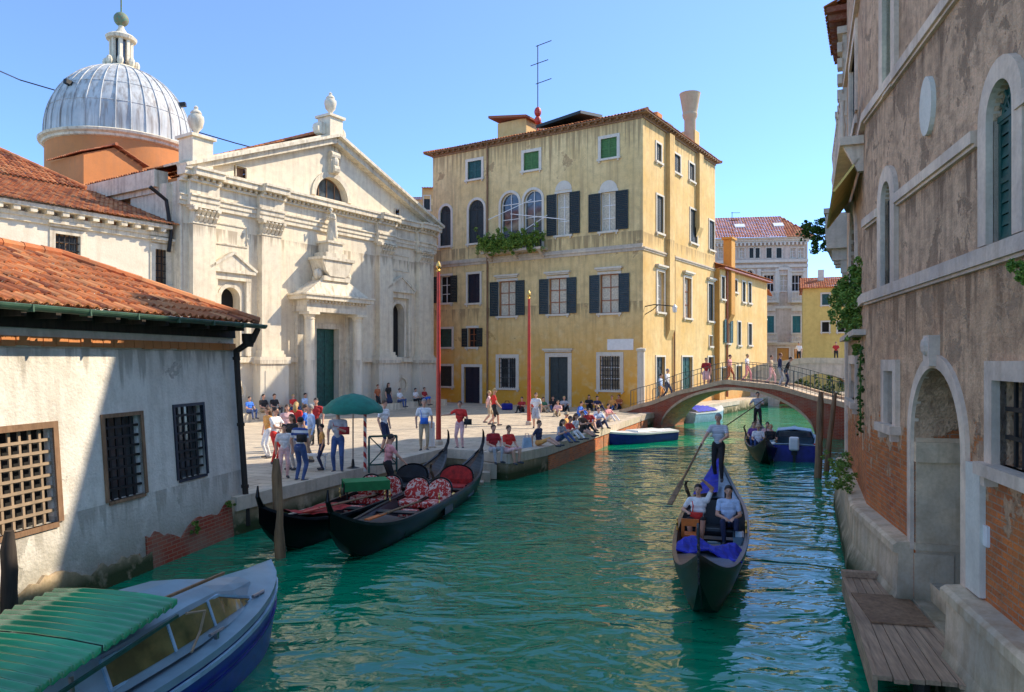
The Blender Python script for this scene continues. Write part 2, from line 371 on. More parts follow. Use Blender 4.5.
# ------------------------------------------------------------ facade frame
class Face:
    """a facade whose local x runs left to right as seen from outside, y goes into the building, z up"""
    def __init__(s, A, B, root=None, z=0):
        s.A = Vector((A[0], A[1])); s.B = Vector((B[0], B[1])); s.d = (s.B-s.A); s.L = s.d.length; s.d.normalize()
        s.rz = math.atan2(s.d.y, s.d.x); s.W = Matrix.Translation((A[0], A[1], 0)) @ Matrix.Rotation(s.rz, 4, 'Z'); s.root = root; s.holes = []
    def s(s, u):
        k = (u-512)/F; return (k*s.A.y-s.A.x)/(s.d.x-k*s.d.y)
    def z(s, u, v):
        x = s.s(u); return CH+(HOR-v)*(s.A.y+x*s.d.y)/F
    def mk(s, mb, name, mat, parent=None, smooth=False): return mb.build(name, mat, parent or s.root, s.W, smooth)
    def wall(s, name, mat, x0, x1, z0, z1, thick=.3, holes=None):
        hs = holes if holes is not None else s.holes
        xs = sorted(set([x0, x1]+[min(max(h[k], x0), x1) for h in hs for k in (0, 1)]))
        zs = sorted(set([z0, z1]+[min(max(h[k], z0), z1) for h in hs for k in (2, 3)]))
        mb = MB()
        for a, b in zip(xs, xs[1:]):
            for c, d in zip(zs, zs[1:]):
                mx, mz = (a+b)/2, (c+d)/2
                if any(h[0] < mx < h[1] and h[2] < mz < h[3] for h in hs): continue
                mb.q([(a,0,c),(b,0,c),(b,0,d),(a,0,d)])
        for h in hs:
            a, b, c, d = h[:4]; D = h[5] if len(h) > 5 else thick
            if h[4]:
                R = (b-a)/2; cx = (a+b)/2; zc = d-R*h[4]; n = 12
                P = [(cx-R*math.cos(PI*i/n), zc+R*h[4]*math.sin(PI*i/n)) for i in range(n+1)]
                for (p, q) in zip(P, P[1:]):
                    mb.q([(p[0],0,p[1]),(q[0],0,q[1]),(q[0],0,d),(p[0],0,d)]); mb.q([(p[0],0,p[1]),(q[0],0,q[1]),(q[0],D,q[1]),(p[0],D,p[1])])
            else: zc = d; mb.q([(a,0,d),(b,0,d),(b,D,d),(a,D,d)])
            mb.q([(a,0,c),(a,0,zc),(a,D,zc),(a,D,c)]); mb.q([(b,0,c),(b,0,zc),(b,D,zc),(b,D,c)]); mb.q([(a,0,c),(b,0,c),(b,D,c),(a,D,c)])
        return s.mk(mb, name, mat)
def ring(mb, cx, zc, r0, r1, y0, y1, k=1., n=14, a0=0, a1=PI):   # arch ring in the facade plane
    for i in range(n):
        t0 = a0+(a1-a0)*i/n; t1 = a0+(a1-a0)*(i+1)/n
        P = lambda r, t: (cx-r*math.cos(t), zc+r*k*math.sin(t))
        A, B, C, D = P(r0, t0), P(r0, t1), P(r1, t1), P(r1, t0)
        mb.raw([(A[0],y0,A[1]),(B[0],y0,B[1]),(C[0],y0,C[1]),(D[0],y0,D[1]),(A[0],y1,A[1]),(B[0],y1,B[1]),(C[0],y1,C[1]),(D[0],y1,D[1])],
               [(0,1,2,3),(7,6,5,4),(0,4,5,1),(3,2,6,7),(0,3,7,4),(1,5,6,2)])
def leaf_panel(mb, x0, x1, y0, y1, z0, z1):       # one shutter leaf: frame and slats
    t = min(.06, (x1-x0)*.2)
    mb.box(x0, x0+t, y0, y1, z0, z1); mb.box(x1-t, x1, y0, y1, z0, z1)
    for z in (z0, (z0+z1)/2-t/2, z1-t): mb.box(x0+t, x1-t, y0+.002, y1-.002, z, z+t)
    n = max(4, int((z1-z0)/.12))
    for i in range(n):
        z = z0+t+(z1-z0-2*t)*i/n; h = (z1-z0-2*t)/n
        mb.hexa([(x0+t,y0+.006,z),(x1-t,y0+.006,z),(x1-t,y0+.016,z),(x0+t,y0+.016,z)], [(x0+t,y1-.016,z+h*.95),(x1-t,y1-.016,z+h*.95),(x1-t,y1-.006,z+h*.95),(x0+t,y1-.006,z+h*.95)])
def window(f, x0, x1, z0, z1, kind='glass', arch=0, fw=.16, fproj=.05, fm=None, sill=True, hood=0, leafm=None, lw=None, sash=None, depth=.28, bars=(2, 3), inner=None, name='window', label=None):
    """kind: glass, closed (shutters shut), open (leaves folded back), grille, lattice, dark, door"""
    fm = fm or M['whitestone']; leafm = leafm or M['shutter']; sash = sash or M['white']
    f.holes.append((x0, x1, z0, z1, arch, depth))
    R = (x1-x0)/2; zc = z1-R*arch if arch else z1; cx = (x0+x1)/2
    mb = MB()
    zb = z0 if name == 'door' else z0-.0
    mb.box(x0-fw, x0, -fproj, .06, zb, zc); mb.box(x1, x1+fw, -fproj, .06, zb, zc)
    if arch: ring(mb, cx, zc, R, R+fw, -fproj, .06, arch)
    else: mb.box(x0-fw, x1+fw, -fproj, .06, z1, z1+fw)
    if not sill and name != 'door' and not arch: mb.box(x0, x1, -fproj, .06, z0-fw*.8, z0)
    w = f.mk(mb, name, fm)
    if label: w['label'] = label
    if sill and name != 'door':
        mb = MB(); mb.box(x0-fw-.05, x1+fw+.05, -fproj-.09, .06, z0-.13, z0); mb.box(x0-fw+.05, x0-fw+.15, -fproj-.05, 0, z0-.24, z0-.13); mb.box(x1+fw-.15, x1+fw-.05, -fproj-.05, 0, z0-.24, z0-.13); f.mk(mb, 'sill', fm, w)
    if hood:
        mb = MB(); zt = z1+fw+.06
        mb.box(x0-fw-.12, x1+fw+.12, -fproj-.20, 0, zt+.10, zt+.22); mb.box(x0-fw-.02, x1+fw+.02, -fproj-.10, 0, zt, zt+.10); f.mk(mb, 'hood', fm, w)
    dp = depth-.05
    if kind in ('glass', 'open', 'grille'):
        mb = MB(); mb.box(x0, x1, dp, dp+.02, z0, z1); f.mk(mb, 'pane', inner or M['glass'], w)
        mb = MB(); t = .05; nx, nz = bars
        mb.box(x0, x0+t, dp-.05, dp-.003, z0, zc); mb.box(x1-t, x1, dp-.05, dp-.003, z0, zc)
        for i in range(1, nx): x = x0+(x1-x0)*i/nx; mb.box(x-t*.5, x+t*.5, dp-.05, dp-.003, z0+t, z1-(.02 if arch else t))
        for j in range(nz+1):
            z = z0+(zc-z0)*j/nz; z = min(max(z, z0+t/2), zc-t/2); mb.box(x0+t, x1-t, dp-.045, dp-.005, z-t/2, z+t/2)
        if arch: ring(mb, cx, zc, R-.06, R, dp-.05, dp-.003, arch)
        f.mk(mb, 'sash', sash, w)
    if kind == 'open':
        hw = lw or (x1-x0)/2
        for sx in (0, 1):
            mb = MB(); a = x0-hw-.01 if sx == 0 else x1+.01
            leaf_panel(mb, a, a+hw, -fproj-.055, -fproj-.005, z0+.02, zc-.02); f.mk(mb, 'shutter', leafm, w)
    if kind == 'closed':
        for sx in (0, 1):
            mb = MB(); a = x0 if sx == 0 else cx+.005
            leaf_panel(mb, a, a+R-.005, .05, .09, z0, z1 if not arch else zc); f.mk(mb, 'shutter', leafm, w)
        mb = MB(); mb.box(x0, x1, .12, .14, z0, z1); f.mk(mb, 'backing', M['dark'], w)
        if arch:
            mb = MB(); ring(mb, cx, zc, 0, R-.02, .07, .10, arch)
            for i in range(1, 6): t = PI*i/6; mb.bar((cx,.06,zc), (cx-(R-.02)*math.cos(t),.06,zc+(R-.02)*arch*math.sin(t)), .03, .03)
            ring(mb, cx, zc, R*.5, R*.5+.03, .045, .07, arch); mb.box(x0, x1, .04, .1, zc-.03, zc+.03); f.mk(mb, 'fanlight', leafm, w)
    if kind in ('grille', 'lattice'):
        mb = MB(); t = .022; yy = .06
        nx = max(3, int((x1-x0)/.17)); nz = max(3, int((z1-z0)/(.17 if kind == 'lattice' else .3)))
        for i in range(1, nx): x = x0+(x1-x0)*i/nx; mb.box(x-t, x+t, yy, yy+.03, z0, z1)
        for j in range(1, nz): z = z0+(z1-z0)*j/nz; mb.box(x0, x1, yy-.012, yy+.018, z-t, z+t)
        f.mk(mb, 'grille', sash if kind == 'lattice' else M['iron'], w)
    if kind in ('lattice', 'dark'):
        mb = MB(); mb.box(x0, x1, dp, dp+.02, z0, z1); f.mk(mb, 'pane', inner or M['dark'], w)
    if kind == 'door':
        for sx in (0, 1):
            mb = MB(); a = x0 if sx == 0 else cx+.004; b = a+R-.004
            mb.box(a, b, dp-.06, dp, z0, z1)
            n = 4 if z1-z0 > 2 else 3; h = (z1-z0)/n
            for j in range(n): mb.box(a+.08*R+.04, b-.08*R-.04, dp-.09, dp-.06, z0+j*h+.08, z0+(j+1)*h-.08)
            f.mk(mb, 'door_leaf', leafm, w)
    return w
def pwin(f, u0, u1, v0, v1, kind='glass', **k):          # the same, measured on the facade from the photograph
    x0, x1 = f.s(u0), f.s(u1); um = (u0+u1)/2
    return window(f, x0, x1, f.z(um, v1), f.z(um, v0), kind, **k)
def cornice(mb, x0, x1, z, steps, ends=True):             # steps: (proj, height) from below up; wraps a little past the ends
    for p, h in steps:
        e = p if ends else 0
        mb.box(x0-e, x1+e, -p, .05, z, z+h); z += h
    return z
def tiles(mb, e0, e1, up, al=0., ar=0., pitch=.22, row=.4, amp=.055, rnd=None):
    """tiled slope: eave e0->e1, 'up' = vector from eave to ridge; al/ar pull the ridge ends in (hips)"""
    rnd = rnd or random
    e0 = Vector(e0); e1 = Vector(e1); up = Vector(up); ex = (e1-e0); L = ex.length; ex.normalize(); Ls = up.length; es = up.normalized()
    nn = ex.cross(es).normalized()
    if nn.z < 0: nn = -nn
    nc = max(2, int(L/pitch)); nr = max(2, int(Ls/row)); pw = L/nc; rh = Ls/nr
    prof = [(0,0),(.12,.55),(.3,1),(.5,.72),(.62,0),(.8,-.5),(1,0)]
    for i in range(nc):
        j_off = rnd.uniform(-.02, .02)
        for j in range(nr):
            bm_ = (j+.5)/nr; ac = (i+.5)*pw
            if ac < al*bm_ or ac > L-ar*bm_: continue
            t = min(1, max(.01, rnd.gauss(.5, .28))); b0 = j*rh+(j_off if j else 0); b1 = (j+1)*rh+j_off*.5
            lift = .03+rnd.uniform(-.008, .012)
            lo = [e0+ex*(i*pw+a*pw)+es*b0+nn*(amp*h+lift) for a, h in prof]; hi = [e0+ex*(i*pw+a*pw)+es*b1+nn*(amp*h*.8) for a, h in prof]
            n = len(prof)
            mb.raw(lo+hi+[p-nn*.035 for p in lo[:5]], [(k, k+1, k+1+n, k+n) for k in range(n-1)]+[(k, 2*n+k, 2*n+k+1, k+1) for k in range(4)], t)
def ridge(mb, p, q, r=.1):
    p = Vector(p); q = Vector(q); n = max(1, int((q-p).length/.45))
    for i in range(n):
        a = p.lerp(q, i/n); b = p.lerp(q, (i+1.08)/n); mb.t_ = 0
        k = len(mb.f); mb.tube([a, b], [r*1.08, r*.92], 8)
        tt = min(1, max(.01, random.gauss(.55, .25)))
        for j in range(k, len(mb.f)): mb.t[j] = tt
def foliage(mb, c, r, n, size=.12, box=False):
    c = Vector(c)
    cl = [(Vector((random.gauss(0, .5), random.gauss(0, .5), random.gauss(0, .5))), random.uniform(.18, .4)) for _ in range(max(5, n//45))]
    for _ in range(n):
        if box: p = Vector((random.uniform(-1, 1), random.uniform(-1, 1), random.uniform(-1, 1)))
        else:
            k, rr = random.choice(cl); d = Vector((random.gauss(0, 1), random.gauss(0, 1), random.gauss(0, 1))).normalized()
            p = k+d*rr*random.uniform(.6, 1.1)
        p = c+Vector((p.x*r[0], p.y*r[1], p.z*r[2])); a = Vector((random.gauss(0, 1), random.gauss(0, 1), random.gauss(0, .6))).normalized()
        b = a.cross(Vector((random.gauss(0, 1), random.gauss(0, 1), random.gauss(0, 1)))).normalized(); s = size*random.uniform(.6, 1.3)
        mb.q([p-a*s*.5, p+b*s*.28, p+a*s*.5, p-b*s*.28])
# ------------------------------------------------------------ people
SKIN = simple('skin', (.62,.34,.23), .6, var=.12)
SKIN2 = simple('tanned_skin', (.36,.18,.11), .6, var=.12)
HAIR = {'dark': simple('dark_hair', (.018,.012,.01), .6), 'brown': simple('brown_hair', (.09,.045,.02), .6), 'blond': simple('blond_hair', (.50,.33,.12), .6),
        'grey': simple('grey_hair', (.30,.28,.26), .7), 'red': simple('auburn_hair', (.20,.06,.02), .6)}
CL = {}
def cloth(c, name=None):
    k = name or tuple(c)
    if k not in CL: CL[k] = simple('cloth_%s' % (name or 'dyed'), c, .85, var=.3, scale=8)
    return CL[k]
def stripes(ca, cb, sc=9):
    g = NG('striped_cloth'); z = g.sep()[2]; m = g.ramp(g.math('ABSOLUTE', g.math('SUBTRACT', g.math('FRACT', g.math('MULTIPLY', z, sc)), .5)), .23, .27); g.col(g.mix(m, ca, cb)); return g.set(.85)
C_ = dict(white=(.86,.85,.84), black=(.02,.02,.022), navy=(.025,.035,.09), jeans=(.06,.11,.27), beige=(.48,.38,.25), red=(.75,.04,.03), pink=(.85,.36,.36), ltblue=(.50,.64,.86),
          grey=(.48,.48,.50), maroon=(.42,.025,.03), orange=(.80,.38,.10), blue=(.04,.18,.68), palepink=(.84,.52,.50), green=(.06,.2,.1), brown=(.14,.08,.05), purple=(.18,.07,.28), rust=(.5,.14,.05), darkgrey=(.07,.07,.08))
C_ = {k: cloth(v, k) for k, v in C_.items()}
C_['bstripe'] = stripes((.66,.68,.72), (.03,.07,.26), 7)
C_['gstripe'] = stripes((.56,.57,.60), (.40,.42,.47), 22)
def lerp(a, b, t): return Vector(a).lerp(Vector(b), t)
def ik(a, t, l1, l2, pole):                                # elbow/knee position
    a = Vector(a); t = Vector(t); d = t-a; D = min(d.length, (l1+l2)*.995); d.normalize(); t = a+d*D
    x = (l1*l1-l2*l2+D*D)/(2*D); h = math.sqrt(max(0, l1*l1-x*x)); p = Vector(pole); p = (p-d*p.dot(d))
    if p.length < 1e-4: p = Vector((1,0,0))
    return a+d*x+p.normalized()*h, t
def hull_ico(bm, pts):
    pass
def blob(vs, fs, c0, r0, c1, r1, n=10):                    # closed tapered capsule
    mb = MB(); c0 = Vector(c0); c1 = Vector(c1); d = c1-c0
    if d.length < 1e-5: d = Vector((0,0,1))*1e-3; c1 = c0+d
    u = d.normalized(); pts = []; rs = []
    for k in (-.98, -.8, -.45): pts.append(c0+u*r0*k); rs.append(r0*math.sqrt(1-k*k))
    pts.append(c0); rs.append(r0); pts.append(c1); rs.append(r1)
    for k in (.45, .8, .98): pts.append(c1+u*r1*k); rs.append(r1*math.sqrt(1-k*k))
    mb.tube(pts, rs, n)
    b = len(vs); vs += mb.v; fs += [tuple(i+b for i in f) for f in mb.f]
def ell(vs, fs, c, r, n=14, k=10):
    mb = MB(); mb.ball(c, r, n, k); 
    b = len(vs); vs += mb.v; fs += [tuple(i+b for i in f) for f in mb.f]
def person(loc, face, label, top='white', legs='jeans', hair='brown', pose='stand', h=1.72, long=False, shorts=False, lhand=None, rhand=None, lean=0., group=None, skin=None,
           vox=.017, hat=None, skirt=False, longhair=False, stone=None, turn=0, step=.0, feet=None, seat_drop=.33, crouch=0, cat='person', name='person', tilt=0, bag=None):
    """face = heading in degrees (0 looks at the camera side, -y); hands are given in the body frame (x right-hand side of picture, y away from the way it looks)"""
    pr = []                                               # (c0, r0, c1, r1, tag)
    k = h/1.75; V = Vector
    if pose in ('stand', 'walk', 'row'):
        hz = .93; st = step if pose != 'walk' else .24
        pel = V((0, 0, hz)); 
        ank = [V((-.10, .02+st, .08 + (.06 if st > .1 else 0))), V((.10, .02-st, .08))]
        if pose == 'row': ank = [V((-.14, .22, .08)), V((.14, -.2, .08))]
        kp = (0, -1, 0)
    elif pose == 'sit':
        pel = V((0, 0, .12)); ank = [V((-.11, -.46, .1-seat_drop)), V((.12, -.42, .12-seat_drop))]; kp = (0, -.6, 1)
    elif pose == 'floor':
        pel = V((0, 0, .12)); ank = [V((-.12, -.62, .07)), V((.13, -.70, .07))]; kp = (0, -.3, 1)
    elif pose == 'legsout':
        pel = V((0, 0, .12)); ank = [V((-.10, -.80, .08)), V((.14, -.78, .08))]; kp = (0, 0, 1)
    if feet: ank = [V(p) for p in feet]
    up = V((0, -math.sin(lean), math.cos(lean))); up = Matrix.Rotation(tilt, 3, 'Y') @ up
    def tor(x, y, z): return pel + V((x, y, 0)) + up*z
    tp = 'top'
    pr += [(pel+V((-.055,0,0)), .115, pel+V((.055,0,0)), .115, 'legs'), (tor(0,0,.05), .112, tor(0,.0,.20), .108, tp), (tor(-.06,0,.24), .105, tor(.06,0,.24), .105, tp), (tor(-.07,.0,.36), .11, tor(.07,.0,.36), .11, tp),
           (tor(-.14,.0,.46), .068, tor(.14,0,.46), .068, tp), (tor(0,0,.44), .09, tor(0,0,.50), .058, tp), (tor(0,0,.50), .052, tor(0,-.015,.60), .05, 'skin')]
    hc = tor(0,-.03,.70)
    for i, sx in enumerate((-1, 1)):
        hip = pel+V((sx*.085, 0, -.03)); kn, an = ik(hip, ank[i], .44, .43, V(kp)+V((sx*.15, 0, 0)))
        pr += [(hip, .095, kn, .062, 'legs'), (kn, .06, lerp(kn, an, .35), .06, 'skin' if shorts or skirt else 'legs'), (lerp(kn, an, .35), .06, an, .04, 'skin' if shorts or skirt else 'legs')]
        fd = V((sx*.04, -.17, -.035)) if an.z < .2 or pose != 'x' else V((0, -.1, -.1))
        pr.append((an+V((0,.02,-.03)), .045, an+fd, .034, 'shoe'))
        if skirt: pr.append((hip, .11, lerp(hip, kn, .85), .12, 'legs'))
        sh = tor(sx*.185, 0, .455)
        tgt = (lhand if sx < 0 else rhand)
        if tgt is None: tgt = {'stand': V((sx*.25, -.05, .86)), 'walk': V((sx*.25, sx*.2-.05, .92)), 'row': V((sx*.2, -.45, 1.15)), 'sit': V((sx*.13, -.32, .26)), 'floor': V((sx*.14, -.42, .42)), 'legsout': V((sx*.28, .12, .08))}[pose]
        else: tgt = V(tgt)
        el, wr = ik(sh, tgt, .29, .26, V((sx*.6, .6, -.5)))
        mid = lerp(sh, el, .6)
        pr += [(sh, .062, mid, .054, tp), (mid, .046, el, .042, tp if long else 'skin'), (el, .043, wr, .03, tp if long else 'skin')]
        fw = (wr-el).normalized(); side = fw.cross(V((0,0,1)))
        if side.length < .1: side = V((0,1,0))
        side.normalize(); dn = fw.cross(side)
        pr.append((wr, .026, wr+fw*.075, .03, 'skin')); pr.append((wr+fw*.05-side*.02, .022, wr+fw*.05+side*.022, .022, 'skin'))
        if vox < .013:
            for q, (o, ln) in enumerate(((-.036,.062), (-.013,.075), (.012,.07), (.034,.055))):
                b0 = wr+fw*.085+side*o; b1 = b0+fw*ln*.55+dn*.008; b2 = b1+fw*ln*.3+dn*.03
                pr += [(b0, .0095, b1, .009, 'skin'), (b1, .009, b2, .008, 'skin')]
            pr.append((wr+fw*.03-side*.03, .012, wr+fw*.07-side*.062+dn*.015, .0095, 'skin'))
        if sx > 0: hand_r = wr+fw*.08
        else: hand_l = wr+fw*.08
    if name == 'statue':
        pr.append((V((0,0,.9)), .17, V((0,0,.12)), .26, 'legs')); pr.append((tor(.1,.05,.4), .14, V((.12,.1,.3)), .18, 'legs'))
    vs = []; fs = []
    for c0, r0, c1, r1, tg in pr: blob(vs, fs, c0, r0, c1, r1)
    ell(vs, fs, hc+V((0,.01,.015)), (.078,.095,.105)); ell(vs, fs, hc+V((0,-.015,-.05)), (.056,.07,.062))
    blob(vs, fs, hc+V((0,-.088,.01)), .010, hc+V((0,-.106,-.018)), .015, 6)
    for sx in (-1, 1): ell(vs, fs, hc+V((sx*.08,.01,-.01)), (.014,.022,.032), 6, 6)
    pr.append((hc, .09, hc+V((0,-.02,-.05)), .07, 'skin'))
    me = bpy.data.meshes.new(name); me.from_pydata(vs, [], fs); o = bpy.data.objects.new(name, me); COL.objects.link(o)
    rm = o.modifiers.new('r', 'REMESH'); rm.mode = 'VOXEL'; rm.voxel_size = vox; rm.use_smooth_shade = True
    sm = o.modifiers.new('s', 'SMOOTH'); sm.factor = .5; sm.iterations = 2 if vox > .013 else 1
    dg = bpy.context.evaluated_depsgraph_get(); me2 = bpy.data.meshes.new_from_object(o.evaluated_get(dg)); o.modifiers.clear(); o.data = me2; bpy.data.meshes.remove(me); me = me2; me.name = name
    # material by nearest limb
    n = len(me.polygons); cc = np.empty(n*3, 'f'); me.polygons.foreach_get('center', cc); cc = cc.reshape(-1, 3)
    best = np.full(n, 1e9); idx = np.zeros(n, int); tags = {'top': 0, 'legs': 1, 'skin': 2, 'shoe': 3}
    for c0, r0, c1, r1, tg in pr:
        a = np.array(c0); b = np.array(c1); ab = b-a; L2 = max(1e-9, ab @ ab)
        t = np.clip(((cc-a) @ ab)/L2, 0, 1); d = np.linalg.norm(cc-(a+t[:, None]*ab), axis=1)-(r0+(r1-r0)*t)
        m = d < best; best[m] = d[m]; idx[m] = tags[tg]
    me.materials.clear()
    sk = skin or SKIN
    for mt in ([stone]*4 if stone else [C_[top] if isinstance(top, str) else top, C_[legs], sk, C_['darkgrey']]): me.materials.append(mt)
    me.polygons.foreach_set('material_index', idx.astype(np.int32)); me.polygons.foreach_set('use_smooth', [True]*n)
    rz = math.radians(face)
    o.location = loc; o.rotation_euler = (0, 0, rz); o.scale = (k, k, k)
    WM[o.name] = Matrix.Translation(Vector(loc)) @ Matrix.Rotation(rz, 4, 'Z') @ Matrix.Diagonal((k, k, k, 1))
    tag(o, label, cat, group)
    def child(mb, nm, mt):
        c = mb.build(nm, mt, o, None, 'all'); return c
    mb = MB()                                             # hair cap
    R = (.087, .104, .108); nn, kk = 14, 8
    for i in range(kk):
        for j in range(nn):
            P = []
            for (a, b) in ((i, j), (i, j+1), (i+1, j+1), (i+1, j)):
                ph = PI*a/kk*.62; t = 2*PI*b/nn
                fr = max(0, -math.sin(t)); ph *= (1-.42*fr)
                P.append(hc+V((R[0]*math.sin(ph)*math.cos(t), .014+R[1]*math.sin(ph)*math.sin(t), .022+R[2]*math.cos(ph))))
            mb.q(P)
    if longhair: mb.tube([hc+V((0,.05,.05)), hc+V((0,.085,-.06)), hc+V((0,.10,-.17)), hc+V((0,.10,-.27))], [.08,.085,.08,.03], 10)
    child(mb, 'hair', stone or HAIR[hair])
    if not stone:
        mb = MB()
        for sx in (-1, 1): mb.ball(hc+V((sx*.03, -.082, .012)), (.011,.006,.007), 6, 4)
        child(mb, 'eyes', M['dark'])
        mb = MB(); mb.ball(hc+V((0, -.078, -.052)), (.02,.008,.006), 6, 4); child(mb, 'mouth', C_['maroon'])
    if hat:
        mb = MB(); mb.lathe([(.0,.15),(.07,.14),(.095,.09),(.10,.045),(.17,.03),(.17,.02),(.09,.03)], hc, 14); child(mb, 'hat', C_[hat])
    if bag:
        mb = MB(); bx, by, bz, bc = bag; mb.box(bx-.13, bx+.13, by-.05, by+.05, bz-.1, bz+.1); mb.tube([(bx-.08,by,bz+.1), tor(-.1,-.11,.35), tor(-.15,0,.53)], .012, 6); child(mb, 'bag', C_[bc])
    o['_hr'] = 0; del o['_hr']
    Wm = WM[o.name]
    return o, Wm @ hand_l, Wm @ hand_r
# ------------------------------------------------------------ ground and water
def sheet(name, pts, z, mat, skirt=None, smat=None):
    mb = MB(); mb.q([(x, y, z) for x, y in pts])
    if skirt is not None:
        mb.cur = 1
        for a, b in zip(pts, pts[1:]+pts[:1]): mb.q([(a[0],a[1],skirt),(b[0],b[1],skirt),(b[0],b[1],z),(a[0],a[1],z)])
    return struct(mb.build(name, [mat, smat or mat]))
mb = MB(); mb.q([(-400,-60,0),(400,-60,0),(400,700,0),(-400,700,0)]); struct(mb.build('water', M['water']))
quay_edge = [(-6.15,16.4),(-2.4,25.5),(-1.05,24.75),(-.13,23.9),(1.15,25.9),(4.1,33.2),(6.1,38.2),(7.7,42.2),(9.6,44.7),(17.2,56.1),(24,66.3),(27,78)]
sheet('quay', [(-10.1,1),(-9.6,1),(-6.75,16.4)]+quay_edge+[(27,400),(-300,400),(-300,1)], .8, M['paving'], -1, M['plinth'])
sheet('far_quay', [(18,79),(60,79),(60,400),(27.2,400),(27.2,80),(18,80)], .8, M['paving'], -1, M['plinth'])
sheet('right_bank', [(3.6,.5),(6.6,13.4),(9.1,19.8),(17.7,37.5),(22,47),(30,70),(60,70),(60,.5)], .75, M['paving'], -1, M['plinth'])
# pale coping stones along the edge, and the lower landing step
def strip(name, pts, w, z0, z1, mat, off=0., seg=None, kind='structure'):
    mb = MB(); P = [Vector(p) for p in pts]
    for i in range(len(P)-1):
        a, b = P[i], P[i+1]; d = (b-a).normalized(); n = Vector((d.y, -d.x)); L = (b-a).length; k = max(1, int(L/(seg or 99)))
        for j in range(k):
            p = a+d*(L*j/k+.006); q = a+d*(L*(j+1)/k-.006); dz = random.uniform(-.008, .008)
            c = [p+n*off, q+n*off, q+n*(off-w), p+n*(off-w)]
            mb.hexa([(x.x, x.y, z0) for x in c], [(x.x, x.y, z1+dz) for x in c])
    o = mb.build(name, mat)
    if kind: struct(o, kind)
    return o
strip('quay_coping', quay_edge[:10], .45, .55, .86, M['stone'], .06, 1.3)
strip('landing_step', [(-5.6,17.3),(-2.35,25.2)], .34, -.5, .22, M['stone'], .38, 1.6)
mb = MB()
for i in range(3): mb.box(-1.9+i*.28, -.9+i*.2, 23.1-.0+i*.5, 24.9, .08+i*.22-.5, .08+i*.22)
struct(mb.build('quay_steps', M['stone']))
strip('canal_wall_stone', [(4.1,33.2),(7.7,42.2)], .3, -.5, .5, M['brick'], .03, 3)
strip('canal_wall_brick', [(1.3,26.2),(4.05,33.0)], .3, -.5, .5, M['brick'], .03, 3)

# ------------------------------------------------------------ ochre palazzo at the back of the square
A, C = (-5.9, 55.2), (8.14, 46.0)
f = Face(A, C)
root = thing('palazzo', 'tall ochre yellow palazzo with dark shutters and a planted balcony behind the square', 'palazzo', (A[0], A[1], 0), f.rz)
f.root = root; L = f.L; D = 13.7; ZR = 19.2
fr = Face(C, (C[0]+.5555*D, C[1]+.8315*D), root)
G_ = M['glass']
pwin(f, 468, 481.5, 161, 179, 'closed', fw=.2, leafm=M['dkgreen'])
pwin(f, 524, 539, 152, 170, 'closed', fw=.2, leafm=M['shutter_green'])
pwin(f, 601, 617, 138, 158, 'closed', fw=.2, leafm=M['shutter_green'])
ut = dict(arch=1, fw=.18)
for a, b, t, bt, kd in ((440.5,451,206,246,'closed'),(469,484,200,243,'closed'),(501,519,193,250,'glass'),(524,542,190,249,'glass')):
    pwin(f, a, b, t, bt, kd, inner=G_, **ut)
pwin(f, 557, 570, 193, 235, 'open', arch=0, lw=.75, inner=M['curtain'], hood=0)
pwin(f, 601, 616, 192, 231, 'open', lw=.85, inner=M['curtain'])
pwin(f, 440, 451, 276, 303, 'open', lw=.6, inner=M['dark'])
pwin(f, 468, 480, 274, 303, 'closed', leafm=M['door_dark'])
for a, b, t, bt in ((499,516,281,316),(549,567,278,314),(600,619,274,313)):
    pwin(f, a, b, t, bt, 'open', sash=M['wood_red'], inner=M['curtain'], lw=.72, hood=1, leafm=M['door_blue'])
pwin(f, 440, 452, 329, 347, 'closed', leafm=M['dkgreen']); pwin(f, 468, 477, 328, 347, 'open', inner=M['dark'], lw=.5, sash=M['wood_red'])
pwin(f, 434, 452, 366, 386, 'closed'); pwin(f, 464, 480, 367, 406, 'door', name='door', leafm=M['door_dark'], fw=.2, label='plain dark blue door')
pwin(f, 499, 516, 358, 388, 'grille', fw=.25, inner=G_); pwin(f, 549, 568, 357, 407, 'door', name='door', leafm=M['door_blue'], fw=.28, hood=1, label='panelled grey blue door under a stone hood')
pwin(f, 600, 620, 356, 390, 'grille', fw=.25, inner=G_)
for x in f.holes: pass
f.wall('front_wall', M['yellow'], 0, L, .3, ZR)
# blind arches over the rectangular upper windows
mb = MB()
for u in (563.5, 608.5):
    x = f.s(u); z = f.z(u, 190); mb.lathe([], (0,0,0)) if False else None
    ring(mb, x, z, 0, .62, -.03, .05, 1.)
f.mk(mb, 'blind_arch', M['whitestone'])
mb = MB()
zc = f.z(600, 250); cornice(mb, 0, L, zc-.25, ((.06,.18),(.14,.12),(.08,.14)), False); f.mk(mb, 'string_course', M['stone'])
mb = MB()
cornice(mb, 0, L, ZR-.25, ((.08,.12),(.16,.13)), False)
for i in range(int(L/.5)): mb.box(.12+i*.5, .26+i*.5, -.36, 0, ZR-.12, ZR+.06)
f.mk(mb, 'eave', M['brownwood'])
mb = MB(); x = f.s(488); mb.tube([(x,-.09,.9),(x,-.09,ZR-.1)], .07, 8); f.mk(mb, 'drainpipe', M['brownwood'])
mb = MB(); x0, x1 = f.s(607.5), f.s(633.5); mb.box(x0, x1, -.04, .02, f.z(620,350), f.z(620,339)); f.mk(mb, 'plaque', M['white'])
